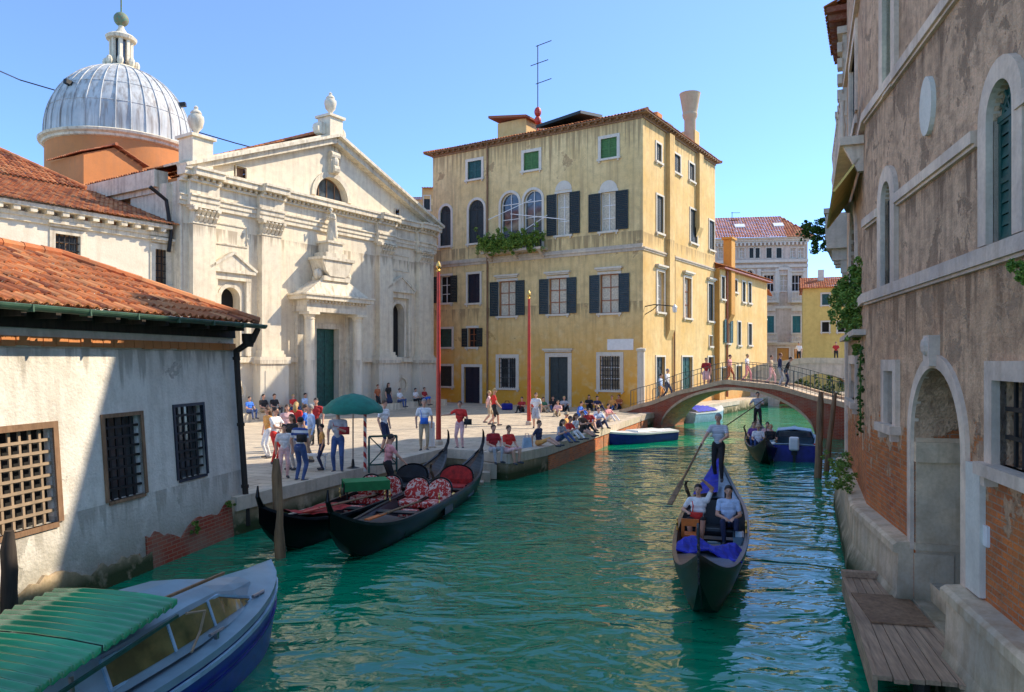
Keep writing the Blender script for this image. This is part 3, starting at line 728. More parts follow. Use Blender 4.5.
# balcony with planting
x0, x1 = f.s(489), f.s(548); zb = f.z(518, 251)
mb = MB(); mb.box(x0, x1, -1.0, 0, zb-.15, zb)
for x in (x0+.3, (x0+x1)/2, x1-.3): mb.prism([(0,zb-.6),(-.15,zb-.6),(-.8,zb-.15),(0,zb-.15)], x-.1, x+.1)
b = f.mk(mb, 'balcony', M['stone'])
mb = MB(); n = 26
for i in range(n+1): x = x0+.03+(x1-x0-.06)*i/n; mb.box(x-.012, x+.012, -.98, -.955, zb, zb+.95)
mb.box(x0, x1, -1, -.94, zb+.95, zb+1.0)
f.mk(mb, 'railing', M['iron'], b)
mb = MB()
mb.bar((x0+.6,-.95,zb+2.2),(x0+3.6,-.1,zb+3.4),.04); mb.bar((x0+1.9,-.1,zb+2.6),(x1+2.1,-1.3,zb+1.5),.05); mb.bar((x1,-.1,zb+2.2),(x1-1.3,-.95,zb+1.2),.04)
f.mk(mb, 'awning_arm', M['white'], b)
mb = MB()
for i in range(30): foliage(mb, (x0+.1+(x1-x0-.2)*i/29, -1.08+random.uniform(-.1,.1), zb+.5+random.uniform(-.3,.3)), (.5,.32,.55), 420, .13)
pl = mb.build('balcony_plants', M['leafb'], None); pl.data.transform(f.W); tag(pl, 'dense green plants filling the balcony of the ochre palazzo', 'plants')
# right-hand side facing the canal
for a, b_, t, bt in ((656,661,144,162),(674,680,155,173),(689,694,164,181)): pwin(fr, a, b_, t, bt, 'closed', fw=.14)
for a, b_, t, bt in ((656.5,663,196,233),(690,697,210,243),(709,714,221,250)): pwin(fr, a, b_, t, bt, 'closed', fw=.12)
pwin(fr, 657, 664, 272, 312, 'glass', hood=1, inner=M['curtain']); pwin(fr, 684, 691, 278, 318, 'glass', hood=1, inner=M['curtain'], sash=M['wood_red']); pwin(fr, 708, 713, 284, 321, 'closed', hood=1)
pwin(fr, 709, 712, 336, 346, 'dark', fw=.08)
for a, b_, t, bt, mt in ((656,664.5,357,402,M['door_blue']),(682,692,357,396,M['dkgreen']),(708,713.5,357,392,M['door_dark'])): pwin(fr, a, b_, t, bt, 'door', name='door', leafm=mt, fw=.12)
fr.wall('side_wall', M['ochre'], 0, fr.L, .3, ZR)
mb = MB(); cornice(mb, 0, fr.L, fr.z(660,252)-.2, ((.06,.12),(.12,.1)), False); fr.mk(mb, 'string_course', M['stone'])
mb = MB(); cornice(mb, 0, fr.L, ZR-.25, ((.08,.12),(.16,.13)), False)
for i in range(int(fr.L/.5)): mb.box(.12+i*.5, .26+i*.5, -.36, 0, ZR-.12, ZR+.06)
fr.mk(mb, 'eave', M['brownwood'])
for u, z0 in ((668.5, zz(330, 49.5)), (698, zz(225, 53))):
    x = fr.s(u); mb = MB(); mb.box(x-.42, x+.42, -.28, .1, z0, ZR-.26); mb.prism([(-.28,z0),(0,z0),(0,z0-.7)], x-.42, x+.42); fr.mk(mb, 'chimney_breast', M['ochre'])
mb = MB(); x = fr.s(673); mb.tube([(x,-.1,.9),(x,-.1,11)], .07, 8); fr.mk(mb, 'drainpipe', M['brownwood'])
mb = MB(); mb.q([(0,D,.3),(L,D,.3),(L,D,ZR),(0,D,ZR)]); mb.q([(0,0,.3),(0,D,.3),(0,D,ZR),(0,0,ZR)]); f.mk(mb, 'rear_wall', M['ochre'])
mb = MB(); o_ = .5; H_ = 2.3; hd = (D+2*o_)/2
cs = [(-o_,-o_),(L+o_,-o_),(L+o_,D+o_),(-o_,D+o_)]; z0 = ZR+.05
tiles(mb, (-o_,-o_,z0), (L+o_,-o_,z0), (0,hd,H_), hd, hd); tiles(mb, (L+o_,-o_,z0), (L+o_,D+o_,z0), (-hd,0,H_), hd, hd)
tiles(mb, (L+o_,D+o_,z0), (-o_,D+o_,z0), (0,-hd,H_), hd, hd); tiles(mb, (-o_,D+o_,z0), (-o_,-o_,z0), (hd,0,H_), hd, hd)
for p in cs: ridge(mb, (p[0],p[1],z0+.05), (hd-o_ if p[0] < 1 else L+o_-hd, hd-o_, z0+H_+.08))
ridge(mb, (hd-o_, hd-o_, z0+H_+.08), (L+o_-hd, hd-o_, z0+H_+.08))
rf = f.mk(mb, 'roof', M['tile'])
mb = MB(); mb.box(-o_+.03, L+o_-.03, -o_+.03, D+o_-.03, z0-.06, z0-.01); f.mk(mb, 'roof_soffit', M['brownwood'], rf)
mb = MB()
x0, x1 = f.s(478)+.2, f.s(507)+.2; mb.box(x0, x1, 2.2, 4.6, z0, ZR+2.15); f.mk(mb, 'dormer', M['ochre'], rf)
mb = MB(); mb.hexa([(x0-.5,1.7,ZR+2.5),(x1+.3,1.7,ZR+2.05),(x1+.3,5,ZR+2.05),(x0-.5,5,ZR+2.5)],[(x0-.5,1.7,ZR+2.68),(x1+.3,1.7,ZR+2.2),(x1+.3,5,ZR+2.2),(x0-.5,5,ZR+2.68)]); f.mk(mb, 'dormer_roof', M['tile_far'], rf)
mb = MB(); x0, x1 = f.s(527), f.s(572); mb.hexa([(x0,1.2,ZR+.9),(x1,1.2,ZR+1.3),(x1,4.5,ZR+1.9),(x0,4.5,ZR+1.7)],[(x0,1.2,ZR+1.1),(x1,1.2,ZR+1.5),(x1,4.5,ZR+2.1),(x0,4.5,ZR+1.9)]); f.mk(mb, 'skylight', M['shutter'], rf)
# chimneys: along the canal side
xs = fr.s(666); mb = MB(); mb.box(xs-.35, xs+.35, .5, 1.2, ZR, fr.z(666,116)); mb.box(xs-.42, xs+.42, .43, 1.27, fr.z(666,116), fr.z(666,112)); fr.mk(mb, 'chimney', M['terracotta'], rf)
xs = fr.s(697)+.6; zt = fr.z(700, 92); c = (xs, .75, 0)
mb = MB(); mb.lathe([(.42,ZR-.4),(.42,zt-1.95),(.50,zt-1.8),(.56,zt-1.6),(.56,zt-1.5),(.52,zt-1.45),(.74,zt-.15),(.78,zt),(.70,zt),(.66,zt-.1),(.0,zt-.15)], c, 20)
ch_ = fr.mk(mb, 'chimney', M['clay'], rf, True)
mb = MB(); mb.box(xs-.2, xs+.75, .3, 1.3, ZR-.1, ZR+1.7); fr.mk(mb, 'chimney', M['ochre'], rf)
mb = MB(); mb.box(fr.s(678), fr.s(684), .8, 1.6, ZR+.2, ZR+1.25); fr.mk(mb, 'skylight', M['shutter'], rf)
mb = MB(); xa = f.s(519); ya = 2.5; z1 = zz(44, 51.5)+.6
mb.tube([(xa,ya,ZR+1),(xa,ya,z1)], .035, 6)
for dz, w in ((0,1.2),(-1.3,.9),(-2.7,1.2)): mb.tube([(xa-(.1 if dz != -1.3 else .55),ya-.1,z1+dz-.1),(xa+w*.9,ya+.1,z1+dz+.12)], .03, 5)
an = mb.build('antenna', M['iron'], None); an.data.transform(f.W); tag(an, 'thin rooftop television antenna above the ochre palazzo, tallest of those in view', 'antenna')
mb = MB(); mb.ball((xa,ya,ZR+2.5), (.26,.26,.36), 12, 8); mb.ball((xa,ya,ZR+1.9), (.25,.25,.32), 12, 8); mb.tube([(xa,ya,ZR+1),(xa,ya,ZR+2.5)], .06, 6)
o = mb.build('roof_beacon', M['red'], None); o.data.transform(f.W); tag(o, 'red round vent at the foot of the tall antenna on the palazzo roof', 'vent')
# lamp bracket at the palazzo corner
x = fr.s(648); zl = fr.z(655, 308)
lp = thing('street_lamp', 'iron wall lamp on a scrolled bracket at the corner of the ochre palazzo', 'street lamp', tuple(fr.W @ Vector((0.3, 0, zl))), fr.rz)
mb = MB(); mb.tube([(0,0,0),(.3,-.5,.12),(.6,-1.2,.05),(.9,-1.6,0)], .035, 6); mb.tube([(0,0,-.5),(.3,-.4,-.2),(.35,-.7,.08)], .03, 6); mb.build('bracket', M['iron'], lp)
mb = MB(); mb.lathe([(.05,-.35),(.13,-.3),(.17,0),(.05,.15),(.0,.2)], (.9,-1.6,-.05), 8); mb.build('lamp_shade', M['white'], lp)

# ------------------------------------------------------------ the church
A, B = (-15.57, 35.03), (-5.4, 51.0)
f = Face(A, B); L = f.L
ch = thing('church', 'white Renaissance church with columned portal, pediment and lead dome', 'church', (A[0], A[1], 0), f.rz)
f.root = ch; CW = M['church']; CT = M['church2']
PO_ = .85
op = Face((A[0]+.843*PO_, A[1]-.537*PO_), (B[0]+.843*PO_, B[1]-.537*PO_))      # plane of the portal columns
ZP, ZC0, ZC1, ZE = 3.95, 10.4, 11.25, 12.95
cx = L/2
# openings
xa0, xa1 = f.s(223), f.s(237); xb0, xb1 = f.s(394), f.s(402)
xa0, xa1 = 3.05-.45, 3.05+.55+.1; xb0, xb1 = L-3.75, L-2.75
xm = f.s(230); xa0, xa1 = xm-.55, xm+.55; xm = f.s(398); xb0, xb1 = xm-.55, xm+.55
for a, b in ((xa0, xa1), (xb0, xb1)):
    w = window(f, a, b, ZP+.15, 7.55, 'dark', arch=1, fw=.2, fproj=.06, fm=CT, sill=False, depth=.55)
    mb = MB(); c_ = (a+b)/2
    for sx in (-1, 1): mb.box(c_+sx*.98-.14, c_+sx*.98+.14, -.2, 0, ZP+.15, 7.9)
    mb.box(c_-1.12, c_+1.12, -.22, 0, 7.9, 8.25); mb.box(c_-1.3, c_+1.3, -.36, 0, 8.25, 8.4)
    mb.prism([(c_-1.3,8.4),(c_+1.3,8.4),(c_,9.2)], -.3, 0, 'y'); 
    for sx in (-1, 1): mb.bar((c_+sx*1.38,-.2,8.42), (c_,-.2,9.27), .36, .13)
    f.mk(mb, 'pediment', CT, w)
    mb = MB()
    for p in ((c_-1.05,c_+1.05,9.75,9.82),(c_-1.05,c_+1.05,10.75,10.82)): mb.box(p[0],p[1],-.05,0,p[2]-.1,p[3]-.1)
    for x in (c_-1.05, c_+.98): mb.box(x, x+.07, -.05, 0, 9.72, 10.65)
    f.mk(mb, 'wall_panel', CT)
    mb = MB(); ring(mb, c_+.3, 2.3, .42, .62, -.1, .02, 1, 20, 0, 2*PI); ring(mb, c_+.3, 2.3, 0, .28, -.06, .02, 1, 16, 0, 2*PI); f.mk(mb, 'medallion', CT)
d0, d1 = op.s(317)+.15, op.s(338)+.15
dc = (op.s(309.5)+op.s(357.5))/2; d0, d1 = f.s(316), f.s(338.5)
window(f, d0, d1, 1.2, 5.7, 'door', name='door', leafm=M['door_green'], fm=CT, fw=.3, depth=.5, label='tall green church door')
f.wall('facade_wall', CW, 0, L, .3, ZE)
lz0, lz1 = f.z(328,206), f.z(328,184)
lc = L/2
window(f, lc-1.25, lc+1.25, 13.25, 14.5, 'glass', arch=1., fw=.32, fproj=.08, fm=CT, sash=M['brownwood'], sill=False, depth=.5, bars=(4,1))
window(f, f.s(236), f.s(246), 13.2, 13.75, 'dark', fw=.05, fm=CT, sill=False, inner=M['brownwood']); window(f, f.s(395), f.s(400), 13.15, 13.65, 'dark', fw=.05, fm=CT, sill=False)
# tympanum: wall with openings cut to the gable by stepping
mb = MB(); hs = [h for h in f.holes if h[2] > 13]; N = 74
def gz(x): return ZE+3.55*(1-abs(x-lc)/lc)
for i in range(N):
    a, b = L*i/N, L*(i+1)/N; m = (a+b)/2; segs = [(ZE, None)]
    inside = [h for h in hs if h[0] < m < h[1]]
    if not inside: mb.q([(a,0,ZE),(b,0,ZE),(b,0,gz(b)),(a,0,gz(a))])
    else:
        h = inside[0]; r = (h[1]-h[0])/2; c_ = (h[0]+h[1])/2
        tz = (lambda x: h[3]-r*h[4]+r*h[4]*math.sqrt(max(0, 1-((x-c_)/r)**2))) if h[4] else (lambda x: h[3])
        mb.q([(a,0,ZE),(b,0,ZE),(b,0,h[2]),(a,0,h[2])]); mb.q([(a,0,tz(a)),(b,0,tz(b)),(b,0,gz(b)),(a,0,gz(a))]); mb.q([(a,0,tz(a)),(b,0,tz(b)),(b,.5,tz(b)),(a,.5,tz(a))]); mb.q([(a,0,h[2]),(b,0,h[2]),(b,.5,h[2]),(a,.5,h[2])])
f.mk(mb, 'tympanum', CW)
# pilasters
pc = [f.s(198)+.1, f.s(267), f.s(382), f.s(421)]
for i, x in enumerate(pc):
    w = .62; mb = MB()
    mb.box(x-w, x+w, -.38, 0, ZP+.45, ZC0); mb.box(x-w-.1, x+w+.1, -.48, 0, ZP+.25, ZP+.45); mb.box(x-w-.16, x+w+.16, -.54, 0, ZP+.12, ZP+.25)
    p = f.mk(mb, 'pilaster', CW)
    mb = MB(); mb.box(x-w-.03, x+w+.03, -.42, 0, ZC0, ZC0+.08)
    for r_ in range(2):
        for q in range(5):
            xx = x-w+.12+(2*w-.24)*q/4+(.12 if r_ else 0)
            if xx > x+w: continue
            z = ZC0+.1+r_*.3; mb.hexa([(xx-.1,-.42,z),(xx+.1,-.42,z),(xx+.1,-.3,z),(xx-.1,-.3,z)], [(xx-.09,-.6-.04*r_,z+.27),(xx+.09,-.6-.04*r_,z+.27),(xx+.09,-.5,z+.3),(xx-.09,-.5,z+.3)])
            mb.ball((xx,-.57-.04*r_,z+.25), (.09,.07,.06), 6, 4)
    for sx in (-1, 1): mb.tube([(x+sx*(w+.02),-.66,ZC0+.70),(x+sx*(w+.02),-.2,ZC0+.70)], .11, 8)
    mb.box(x-w-.14, x+w+.14, -.58, 0, ZC1-.1, ZC1-.002); mb.box(x-w+.05, x+w-.05, -.40, 0, ZC0+.08, ZC1-.1)
    f.mk(mb, 'capital', CT, p)
    mb = MB(); mb.box(x-w-.3, x+w+.3, -.62, 0, 1.1, ZP-.25); mb.box(x-w-.38, x+w+.38, -.70, 0, ZP-.25, ZP+.12-.002); mb.box(x-w-.42, x+w+.42, -.78, 0, .75, 1.1); mb.box(x-w+.0, x+w-.0, -.65, -.6, 1.5, ZP-.6)
    f.mk(mb, 'pedestal', CW, p)
# entablature with breaks over the pilasters
mb = MB()
def ent(x0, x1, o):
    mb.box(x0, x1, -.14-o, 0, ZC1, ZC1+.22); mb.box(x0, x1, -.20-o, 0, ZC1+.22, ZC1+.45); mb.box(x0, x1, -.27-o, 0, ZC1+.45, ZC1+.54)
    mb.box(x0, x1, -.14-o, 0, ZC1+.54, ZC1+1.1); mb.box(x0, x1, -.3-o, 0, ZC1+1.1, ZC1+1.22); mb.box(x0-.0, x1, -.62-o, 0, ZC1+1.36, ZE-.08); mb.box(x0, x1, -.7-o, 0, ZE-.08, ZE+.04)
    n = max(1, int((x1-x0)/.3))
    for i in range(n): a = x0+(x1-x0)*(i+.3)/n; mb.box(a, a+.14, -.42-o, 0, ZC1+1.22, ZC1+1.36)
xx = -.3
for x in pc:
    if x-.8 > xx: ent(xx, x-.8-.002, 0)
    ent(max(x-.8, -.35), x+.8, .28); xx = x+.802
ent(xx, L+.15, 0)
f.mk(mb, 'entablature', CT)
mb = MB(); mb.box(0, d0-.31, -.16, 0, ZP-.18, ZP+.1); mb.box(d1+.31, L, -.16, 0, ZP-.18, ZP+.1); mb.box(0, L, -.3, 0, .8, 1.15); mb.box(-.4, dc-2.8, -1.15, -.3, .5, 1.22); mb.box(dc+2.8, L, -1.15, -.3, .5, 1.22); f.mk(mb, 'plinth', CT)
mb = MB()
for sx in (-1, 1):
    e = lc+sx*(lc+.3)
    mb.bar((e,-.35,ZE+.08), (lc,-.35,ZE+3.92), .8, .16); mb.bar((e+sx*-.35,-.22,ZE-.02+.04), (lc,-.22,ZE+3.66), .5, .3)
    mb.bar((e,.5,ZE+.22), (lc,.5,ZE+4.08), 1.2, .1)
f.mk(mb, 'raking_cornice', CT)
mb = MB(); mb.box(lc-.3, lc+.3, -.28, 0, 14.7, 15.9); mb.tube([(lc-.32,-.2,15.75),(lc+.32,-.2,15.75)], .22, 10); mb.tube([(lc-.2,-.24,14.95),(lc+.2,-.24,14.95)], .26, 10); mb.ball((lc,-.3,15.35),(.22,.2,.3),8,6); f.mk(mb, 'keystone', CT)
def urn(x, y, z, s, pw, ph):
    mb = MB(); mb.box(x-pw, x+pw, y-pw, y+pw, z, z+ph); mb.box(x-pw-.12, x+pw+.12, y-pw-.12, y+pw+.12, z+ph, z+ph+.14)
    p = f.mk(mb, 'urn_pedestal', CW)
    mb = MB(); zt = z+ph+.14
    mb.lathe([(.0,0),(.26*s,0),(.26*s,.08*s),(.12*s,.2*s),(.14*s,.3*s),(.34*s,.55*s),(.42*s,.9*s),(.40*s,1.1*s),(.28*s,1.22*s),(.30*s,1.3*s),(.22*s,1.42*s),(.1*s,1.5*s),(.12*s,1.62*s),(.0,1.72*s)], (x,y,zt), 14); f.mk(mb, 'urn', CT, p, True)
urn(.75, .1, ZE, .9, .55, 1.55)
urn(lc, .1, ZE+3.6, .85, .5, 1.35)
mb = MB()
for sx in (-1, 1): mb.tube([(lc+sx*.75,-.05,ZE+4.25),(lc+sx*.75,.4,ZE+4.25)], .36, 12)
f.mk(mb, 'scroll', CT)
# portal
c0, c1 = op.s(309.5), op.s(357.5); po = -PO_
por = MB(); por.box(c0-.7, c1+.7, po-.45, -.3, .55, 1.0); por.box(c0-.5, c1+.5, po-.2, -.3, 1.0, 1.2)
por.box(c0-.45, c1+.45, po-.3, 0, 6.55, 6.85); por.box(c0-.42, c1+.42, po-.26, 0, 6.85, 7.2); por.box(c0-.75, c1+.75, po-.6, 0, 7.2, 7.42); por.box(c0-.82, c1+.82, po-.68, 0, 7.42, 7.52)
n = 18
for i in range(n): a = c0-.5+(c1-c0+1)*i/n; por.box(a, a+.13, po-.42, po-.26, 7.06, 7.2)
pm = (c0+c1)/2; por.hexa([(c0-.6,po-.4,7.52),(c1+.6,po-.4,7.52),(c1+.6,0,7.52),(c0-.6,0,7.52)], [(pm-1.1,po-.1,8.35),(pm+1.1,po-.1,8.35),(pm+1.1,0,8.35),(pm-1.1,0,8.35)])
por.box(c0-.3, min(c0+.1,d0-.35), -.25, 0, 1.2, 6.55); por.box(c1-.15, c1+.3, -.25, 0, 1.2, 6.55)
portal = f.mk(por, 'portal', CT)
for x in (c0, c1):
    mb = MB(); mb.lathe([(.40,1.2),(.40,1.32),(.36,1.38),(.38,1.48),(.31,1.56),(.31,2.5),(.27,6.1),(.27,6.12),(.31,6.16),(.28,6.22),(.36,6.4),(.0,6.4)], (x,po,0), 18); mb.box(x-.4, x+.4, po-.4, po+.4, 6.4, 6.548); f.mk(mb, 'column', CW, portal, True)
mb = MB(); mb.box(pm-1.0, pm+1.0, -1.1, -.1, 8.35, 8.6); mb.prism([(pm-.9,8.9),(pm-.6,8.6),(pm+.6,8.6),(pm+.9,8.9),(pm+1.15,9.5),(pm-1.15,9.5)], -1.15, -.05, 'y'); mb.box(pm-1.25, pm+1.25, -1.25, -.05, 9.5, 9.66)
mb.box(pm-.8, pm+.8, -1.05, -.1, 9.66, 9.95); mb.box(pm-.55, pm+.55, -.95, -.15, 9.95, 10.5); mb.box(pm-.65, pm+.65, -1.05, -.1, 10.5, 10.62)
for sx in (-1, 1): mb.ball((pm+sx*1.1,-.7,8.7),(.3,.25,.3),8,6)
f.mk(mb, 'sarcophagus', CT, portal)
sp = f.W @ Vector((pm, -.6, 10.62))
person(sp, 57-90+0, 'stone statue of a robed figure above the church portal', stone=CT, name='statue', cat='statue', h=1.95, lhand=(-.5,-.2,1.05), rhand=(.2,-.25,1.2), pose='stand')
# body, roof
DP = 17.; mb = MB()
mb.q([(0,0.02,.3),(0,DP,.3),(0,DP,12.6),(0,0.02,12.6)]); mb.q([(L,0.02,.3),(L,DP,.3),(L,DP,12.6),(L,0.02,12.6)]); mb.q([(0,DP,.3),(L,DP,.3),(L,DP,12.6),(lc,DP,16.9),(0,DP,12.6)])
f.mk(mb, 'nave_wall', M['terracotta'])
mb = MB(); mb.box(-.5, -.002, 1.2, DP, 11.9, 12.15); mb.box(-.7, -.002, 1.2, DP, 12.15, 12.95); mb.box(-.12, -.001, .02, 1.6, .3, 12.4); f.mk(mb, 'side_cornice', CT)
mb = MB(); lf = math.hypot(lc+.7, 3.9)
tiles(mb, (-.6,DP,13.0), (-.6,1.1,13.0), (lc+.6,0,4.25)); tiles(mb, (L+.5,1.1,12.9), (L+.5,DP,12.9), (-(lc+.5),0,4.35)); ridge(mb, (lc,1.1,17.3), (lc,DP,17.3), .14)
f.mk(mb, 'nave_roof', M['tile'])
# dome
dx_, dy_ = 9.5, 21.9
mb = MB(); mb.lathe([(4.85,8),(4.85,19.1)], (dx_,dy_,0), 48); dr = f.mk(mb, 'drum', M['terracotta'], None, True)
mb = MB(); mb.lathe([(4.85,19.1),(5.0,19.15),(5.05,19.3),(5.25,19.4),(5.3,19.55),(5.1,19.65),(4.95,19.7),(4.5,19.7)], (dx_,dy_,0), 48); f.mk(mb, 'drum_cornice', CT, dr)
mb = MB(); prof = [(4.88*math.cos(t)**.92, 19.7+.35+5.35*math.sin(t)) for t in [i/18*1.40 for i in range(19)]]
mb.lathe([(4.9,19.65)]+prof, (dx_,dy_,0), 64)
dm = f.mk(mb, 'dome', M['lead'], None, 'all')
mb = MB()
for i in range(32):
    t = 2*PI*i/32; mb.tube([(dx_+(r+.03)*math.cos(t), dy_+(r+.03)*math.sin(t), z) for r, z in [(4.9,19.65)]+prof], .04, 5)
for j in (4, 8): r, z = prof[j]; mb.tube([(dx_+(r+.01)*math.cos(2*PI*i/48), dy_+(r+.01)*math.sin(2*PI*i/48), z) for i in range(49)], .03, 5)
f.mk(mb, 'dome_ribs', M['lead'], dm)
mb = MB()
for t in (-2.9, -.95):
    mb = MB(); c, s_ = math.cos(t), math.sin(t); r, z = prof[7]; mb.bar((dx_+c*(r-.3),dy_+s_*(r-.3),z), (dx_+c*(r+.45),dy_+s_*(r+.45),z+.1), .3, .3); f.mk(mb, 'dome_hatch', M['iron'], dm)
zt = prof[-1][1]; LN = [(1.35,zt-.25),(1.35,zt),(1.2,zt+.1),(1.0,zt+.2)]
mb = MB(); mb.lathe(LN+[(0,zt+.2)], (dx_,dy_,0), 16)
for i in range(8):
    t = 2*PI*i/8+.2; c, s_ = math.cos(t), math.sin(t); mb.bar((dx_+c*.66,dy_+s_*.66,zt+.2), (dx_+c*.66,dy_+s_*.66,zt+2.2), .22); mb.ball((dx_+c*1.02,dy_+s_*1.02,zt+.45), (.24,.24,.36), 8, 6)
mb.lathe([(.6,zt+2.15),(1.0,zt+2.2),(1.08,zt+2.4),(.9,zt+2.55),(.45,zt+2.75),(.22,zt+3.1),(.16,zt+3.4)], (dx_,dy_,0), 16)
ln = f.mk(mb, 'lantern', CT, None)
mb = MB(); mb.lathe([(.5,zt+.2),(.5,zt+2.2)], (dx_,dy_,0), 12); f.mk(mb, 'lantern_window', M['glass'], ln)
mb = MB(); mb.ball((dx_,dy_,zt+3.8), .52, 16, 12); mb.tube([(dx_,dy_,zt+4.3),(dx_,dy_,zt+5.4)], .06, 6); f.mk(mb, 'finial_ball', M['copper'], ln, True)
# orange gabled block before the drum
mb = MB(); X0, X1, Y0, Y1 = 3.2, 7.0, 15.0, 19.0
mb.box(X0, X1, Y0, Y1, 10, 16.7); mb.prism([(X0,16.7),(X1,16.7),((X0+X1)/2,17.5)], Y0, Y1, 'y'); tb = f.mk(mb, 'transept', M['terracotta'])
mb = MB(); m_ = (X0+X1)/2
tiles(mb, (X0-.3,Y1,16.7), (X0-.3,Y0-.3,16.7), (m_-X0+.3,0,.95)); tiles(mb, (X1+.3,Y0-.3,16.7), (X1+.3,Y1,16.7), (-(X1+.3-m_),0,.95)); ridge(mb, (m_,Y0-.3,17.7), (m_,Y1,17.7)); f.mk(mb, 'transept_roof', M['tile_far'], tb)
# the wing to the left
wf = Face((A[0]-.537*24+.843*-.7, A[1]-.843*24+.537*.7), (A[0]-.843*.7, A[1]+.537*.7), ch)
for a, b, t, bt in ((55,80,235,258),):
    pwin(wf, a, b, t, bt, 'grille', fw=.22, fm=CT, inner=M['glass'], sash=M['brownwood'], hood=1)
wq = pwin(wf, 155, 173, 250, 285, 'grille', fw=.25, fm=CT, sash=M['brownwood'], hood=1, inner=M['brownwood'])
wf.wall('wing_wall', M['church_wing'], 0, wf.L, .3, 9.7)
mb = MB(); zc = wf.z(100, 213); zc = 9.75
mb.box(0, wf.L-.4, -.12, 0, zc-.25, zc-.05); mb.box(0, wf.L-.4, -.2, .1, zc-.05, zc+.12); mb.box(0, wf.L-.4, -.5, .1, zc+.3, zc+.46)
for i in range(int(wf.L/.62)): mb.box(.1+i*.62, .36+i*.62, -.45, 0, zc+.12, zc+.3)
mb.box(wf.L-3.2, wf.L-.5, -.14, 0, 5.6, 5.75)
mb.box(wf.L-.4, wf.L+.05, .02, 3, .3, 12.3)
wf.mk(mb, 'wing_cornice', CT)
mb = MB(); tiles(mb, (-1,-.65,zc+.5), (wf.L-.1,-.65,zc+.5), (0,6.6,2.3))
wf.mk(mb, 'wing_roof', M['tile'])
mb = MB(); mb.box(-1, wf.L-1.5, 6.0, 14.5, 9.5, 12.5); mb.box(-1, wf.L-1.3, 5.8, 6.0, 12.3, 12.6); up = wf.mk(mb, 'upper_block', M['church_wing'])
mb = MB(); tiles(mb, (-1,5.6,12.55), (wf.L-1.2,5.6,12.55), (0,4.6,2.9), 0, 4.6); tiles(mb, (wf.L-1.2,5.6,12.55), (wf.L-1.2,14.8,12.55), (-4.6,0,2.9), 4.6, 4.6); ridge(mb, (wf.L-1.2,5.6,12.6), (wf.L-5.8,10.2,15.5)); ridge(mb, (-1,10.2,15.5), (wf.L-5.8,10.2,15.5)); wf.mk(mb, 'upper_roof', M['tile'], up)
mb = MB(); x = wf.L-.45; mb.tube([(x,-.25,9.0),(x+.1,-.3,9.9),(x-.15,-.3,11.4),(x-.9,-.2,11.9)], .09, 8); wf.mk(mb, 'drainpipe', M['iron'])

# ------------------------------------------------------------ low white house on the left
f = Face((-9.37-.2, 2.0), (-6.43, 17.0)); L = f.L
lh = thing('canal_house', 'low whitewashed canal house with a red tiled roof and three barred windows', 'house', (f.A.x, f.A.y, 0), f.rz)
f.root = lh; Sh = Matrix.Identity(4); Sh[1][2] = .075; Sh[1][3] = -.36; f.W = f.W @ Sh
bw = M['brownwood']
x0, x1 = f.s(-22), f.s(44); window(f, x0+.05, x1, 1.32, 2.82, 'lattice', sill=False, fw=.1, fproj=.03, fm=bw, sash=M['beigewood'], depth=.22, label='window with pale wooden lattice')
x0, x1 = f.s(96), f.s(133); window(f, x0, x1, 1.42, 2.88, 'lattice', sill=False, fw=.07, fproj=.03, fm=bw, sash=M['iron'], depth=.2, inner=M['glass'])
x0, x1 = f.s(168), f.s(196); window(f, x0, x1, 1.5, 2.95, 'lattice', sill=False, fw=.06, fproj=.03, fm=M['door_dark'], sash=M['iron'], depth=.2, inner=M['glass'])
f.wall('front_wall', M['left'], 0, L, -.6, 4.75)
f2 = Face((f.B.x+.0, f.B.y), (f.B.x-4.4, f.B.y+1.0), lh); mb = MB(); mb.q([(0.0,0,-.5),(4.4,0,-.5),(4.4,0,4.75),(0.0,0,4.75)]); mb.q([(0,0,-.5),(-.36,0.1,-.5),(0,0,4.75)]); f2.mk(mb, 'end_wall', M['left'])
mb = MB()
for i in range(60): a = L*i/60; mb.box(a+.01, a+L/60-.01, -.05-random.uniform(0,.02), .05, 4.12+random.uniform(-.01,.01), 4.27)
f.mk(mb, 'brick_band', M['terracotta'])
mb = MB(); mb.box(-.2, L+.05, -.52, 0, 4.66, 4.72)
for i in range(24): a = .2+i*L/24; mb.box(a, a+.1, -.5, .1, 4.55, 4.66)
mb.box(0, L, -.06, .1, 4.4, 4.66); f.mk(mb, 'soffit', M['pole_dark'])
mb = MB(); hd = 2.7; ez = 4.74; R_ = 1.25
tiles(mb, (-.2,-.62,ez), (L+.10,-.62,ez), (0,hd,R_), 0, hd, .2, .36, .05); tiles(mb, (L+.10,-.62,ez), (L+.10,2*hd-.62,ez), (-hd,0,R_), hd, hd, .2, .36, .05); tiles(mb, (L+.10,2*hd-.62,ez), (-.2,2*hd-.62,ez), (0,-hd,R_), hd, 0, .2, .36, .05)
ridge(mb, (L+.10,-.62,ez+.05), (L+.10-hd,hd-.62,ez+R_+.06), .09); ridge(mb, (-.2,hd-.62,ez+R_+.06), (L+.10-hd,hd-.62,ez+R_+.06), .09); ridge(mb, (L+.10,2*hd-.62,ez+.05), (L+.10-hd,hd-.62,ez+R_+.06), .09)
rf = f.mk(mb, 'roof', M['tile'])
mb = MB(); n = 8; y, z = -.70, 4.70
prf = [(y+.085*math.cos(PI+PI*i/n), z+.085*math.sin(PI+PI*i/n)) for i in range(n+1)]; prf += [(p[0]*1+(.012 if p[0] < y else -.012), p[1]+.01) for p in prf[::-1]]
mb.prism(prf, -.3, L+.18)
for i in range(14): a = .3+i*L/14; mb.box(a, a+.03, y-.095, y+.12, z-.1, z+.01)
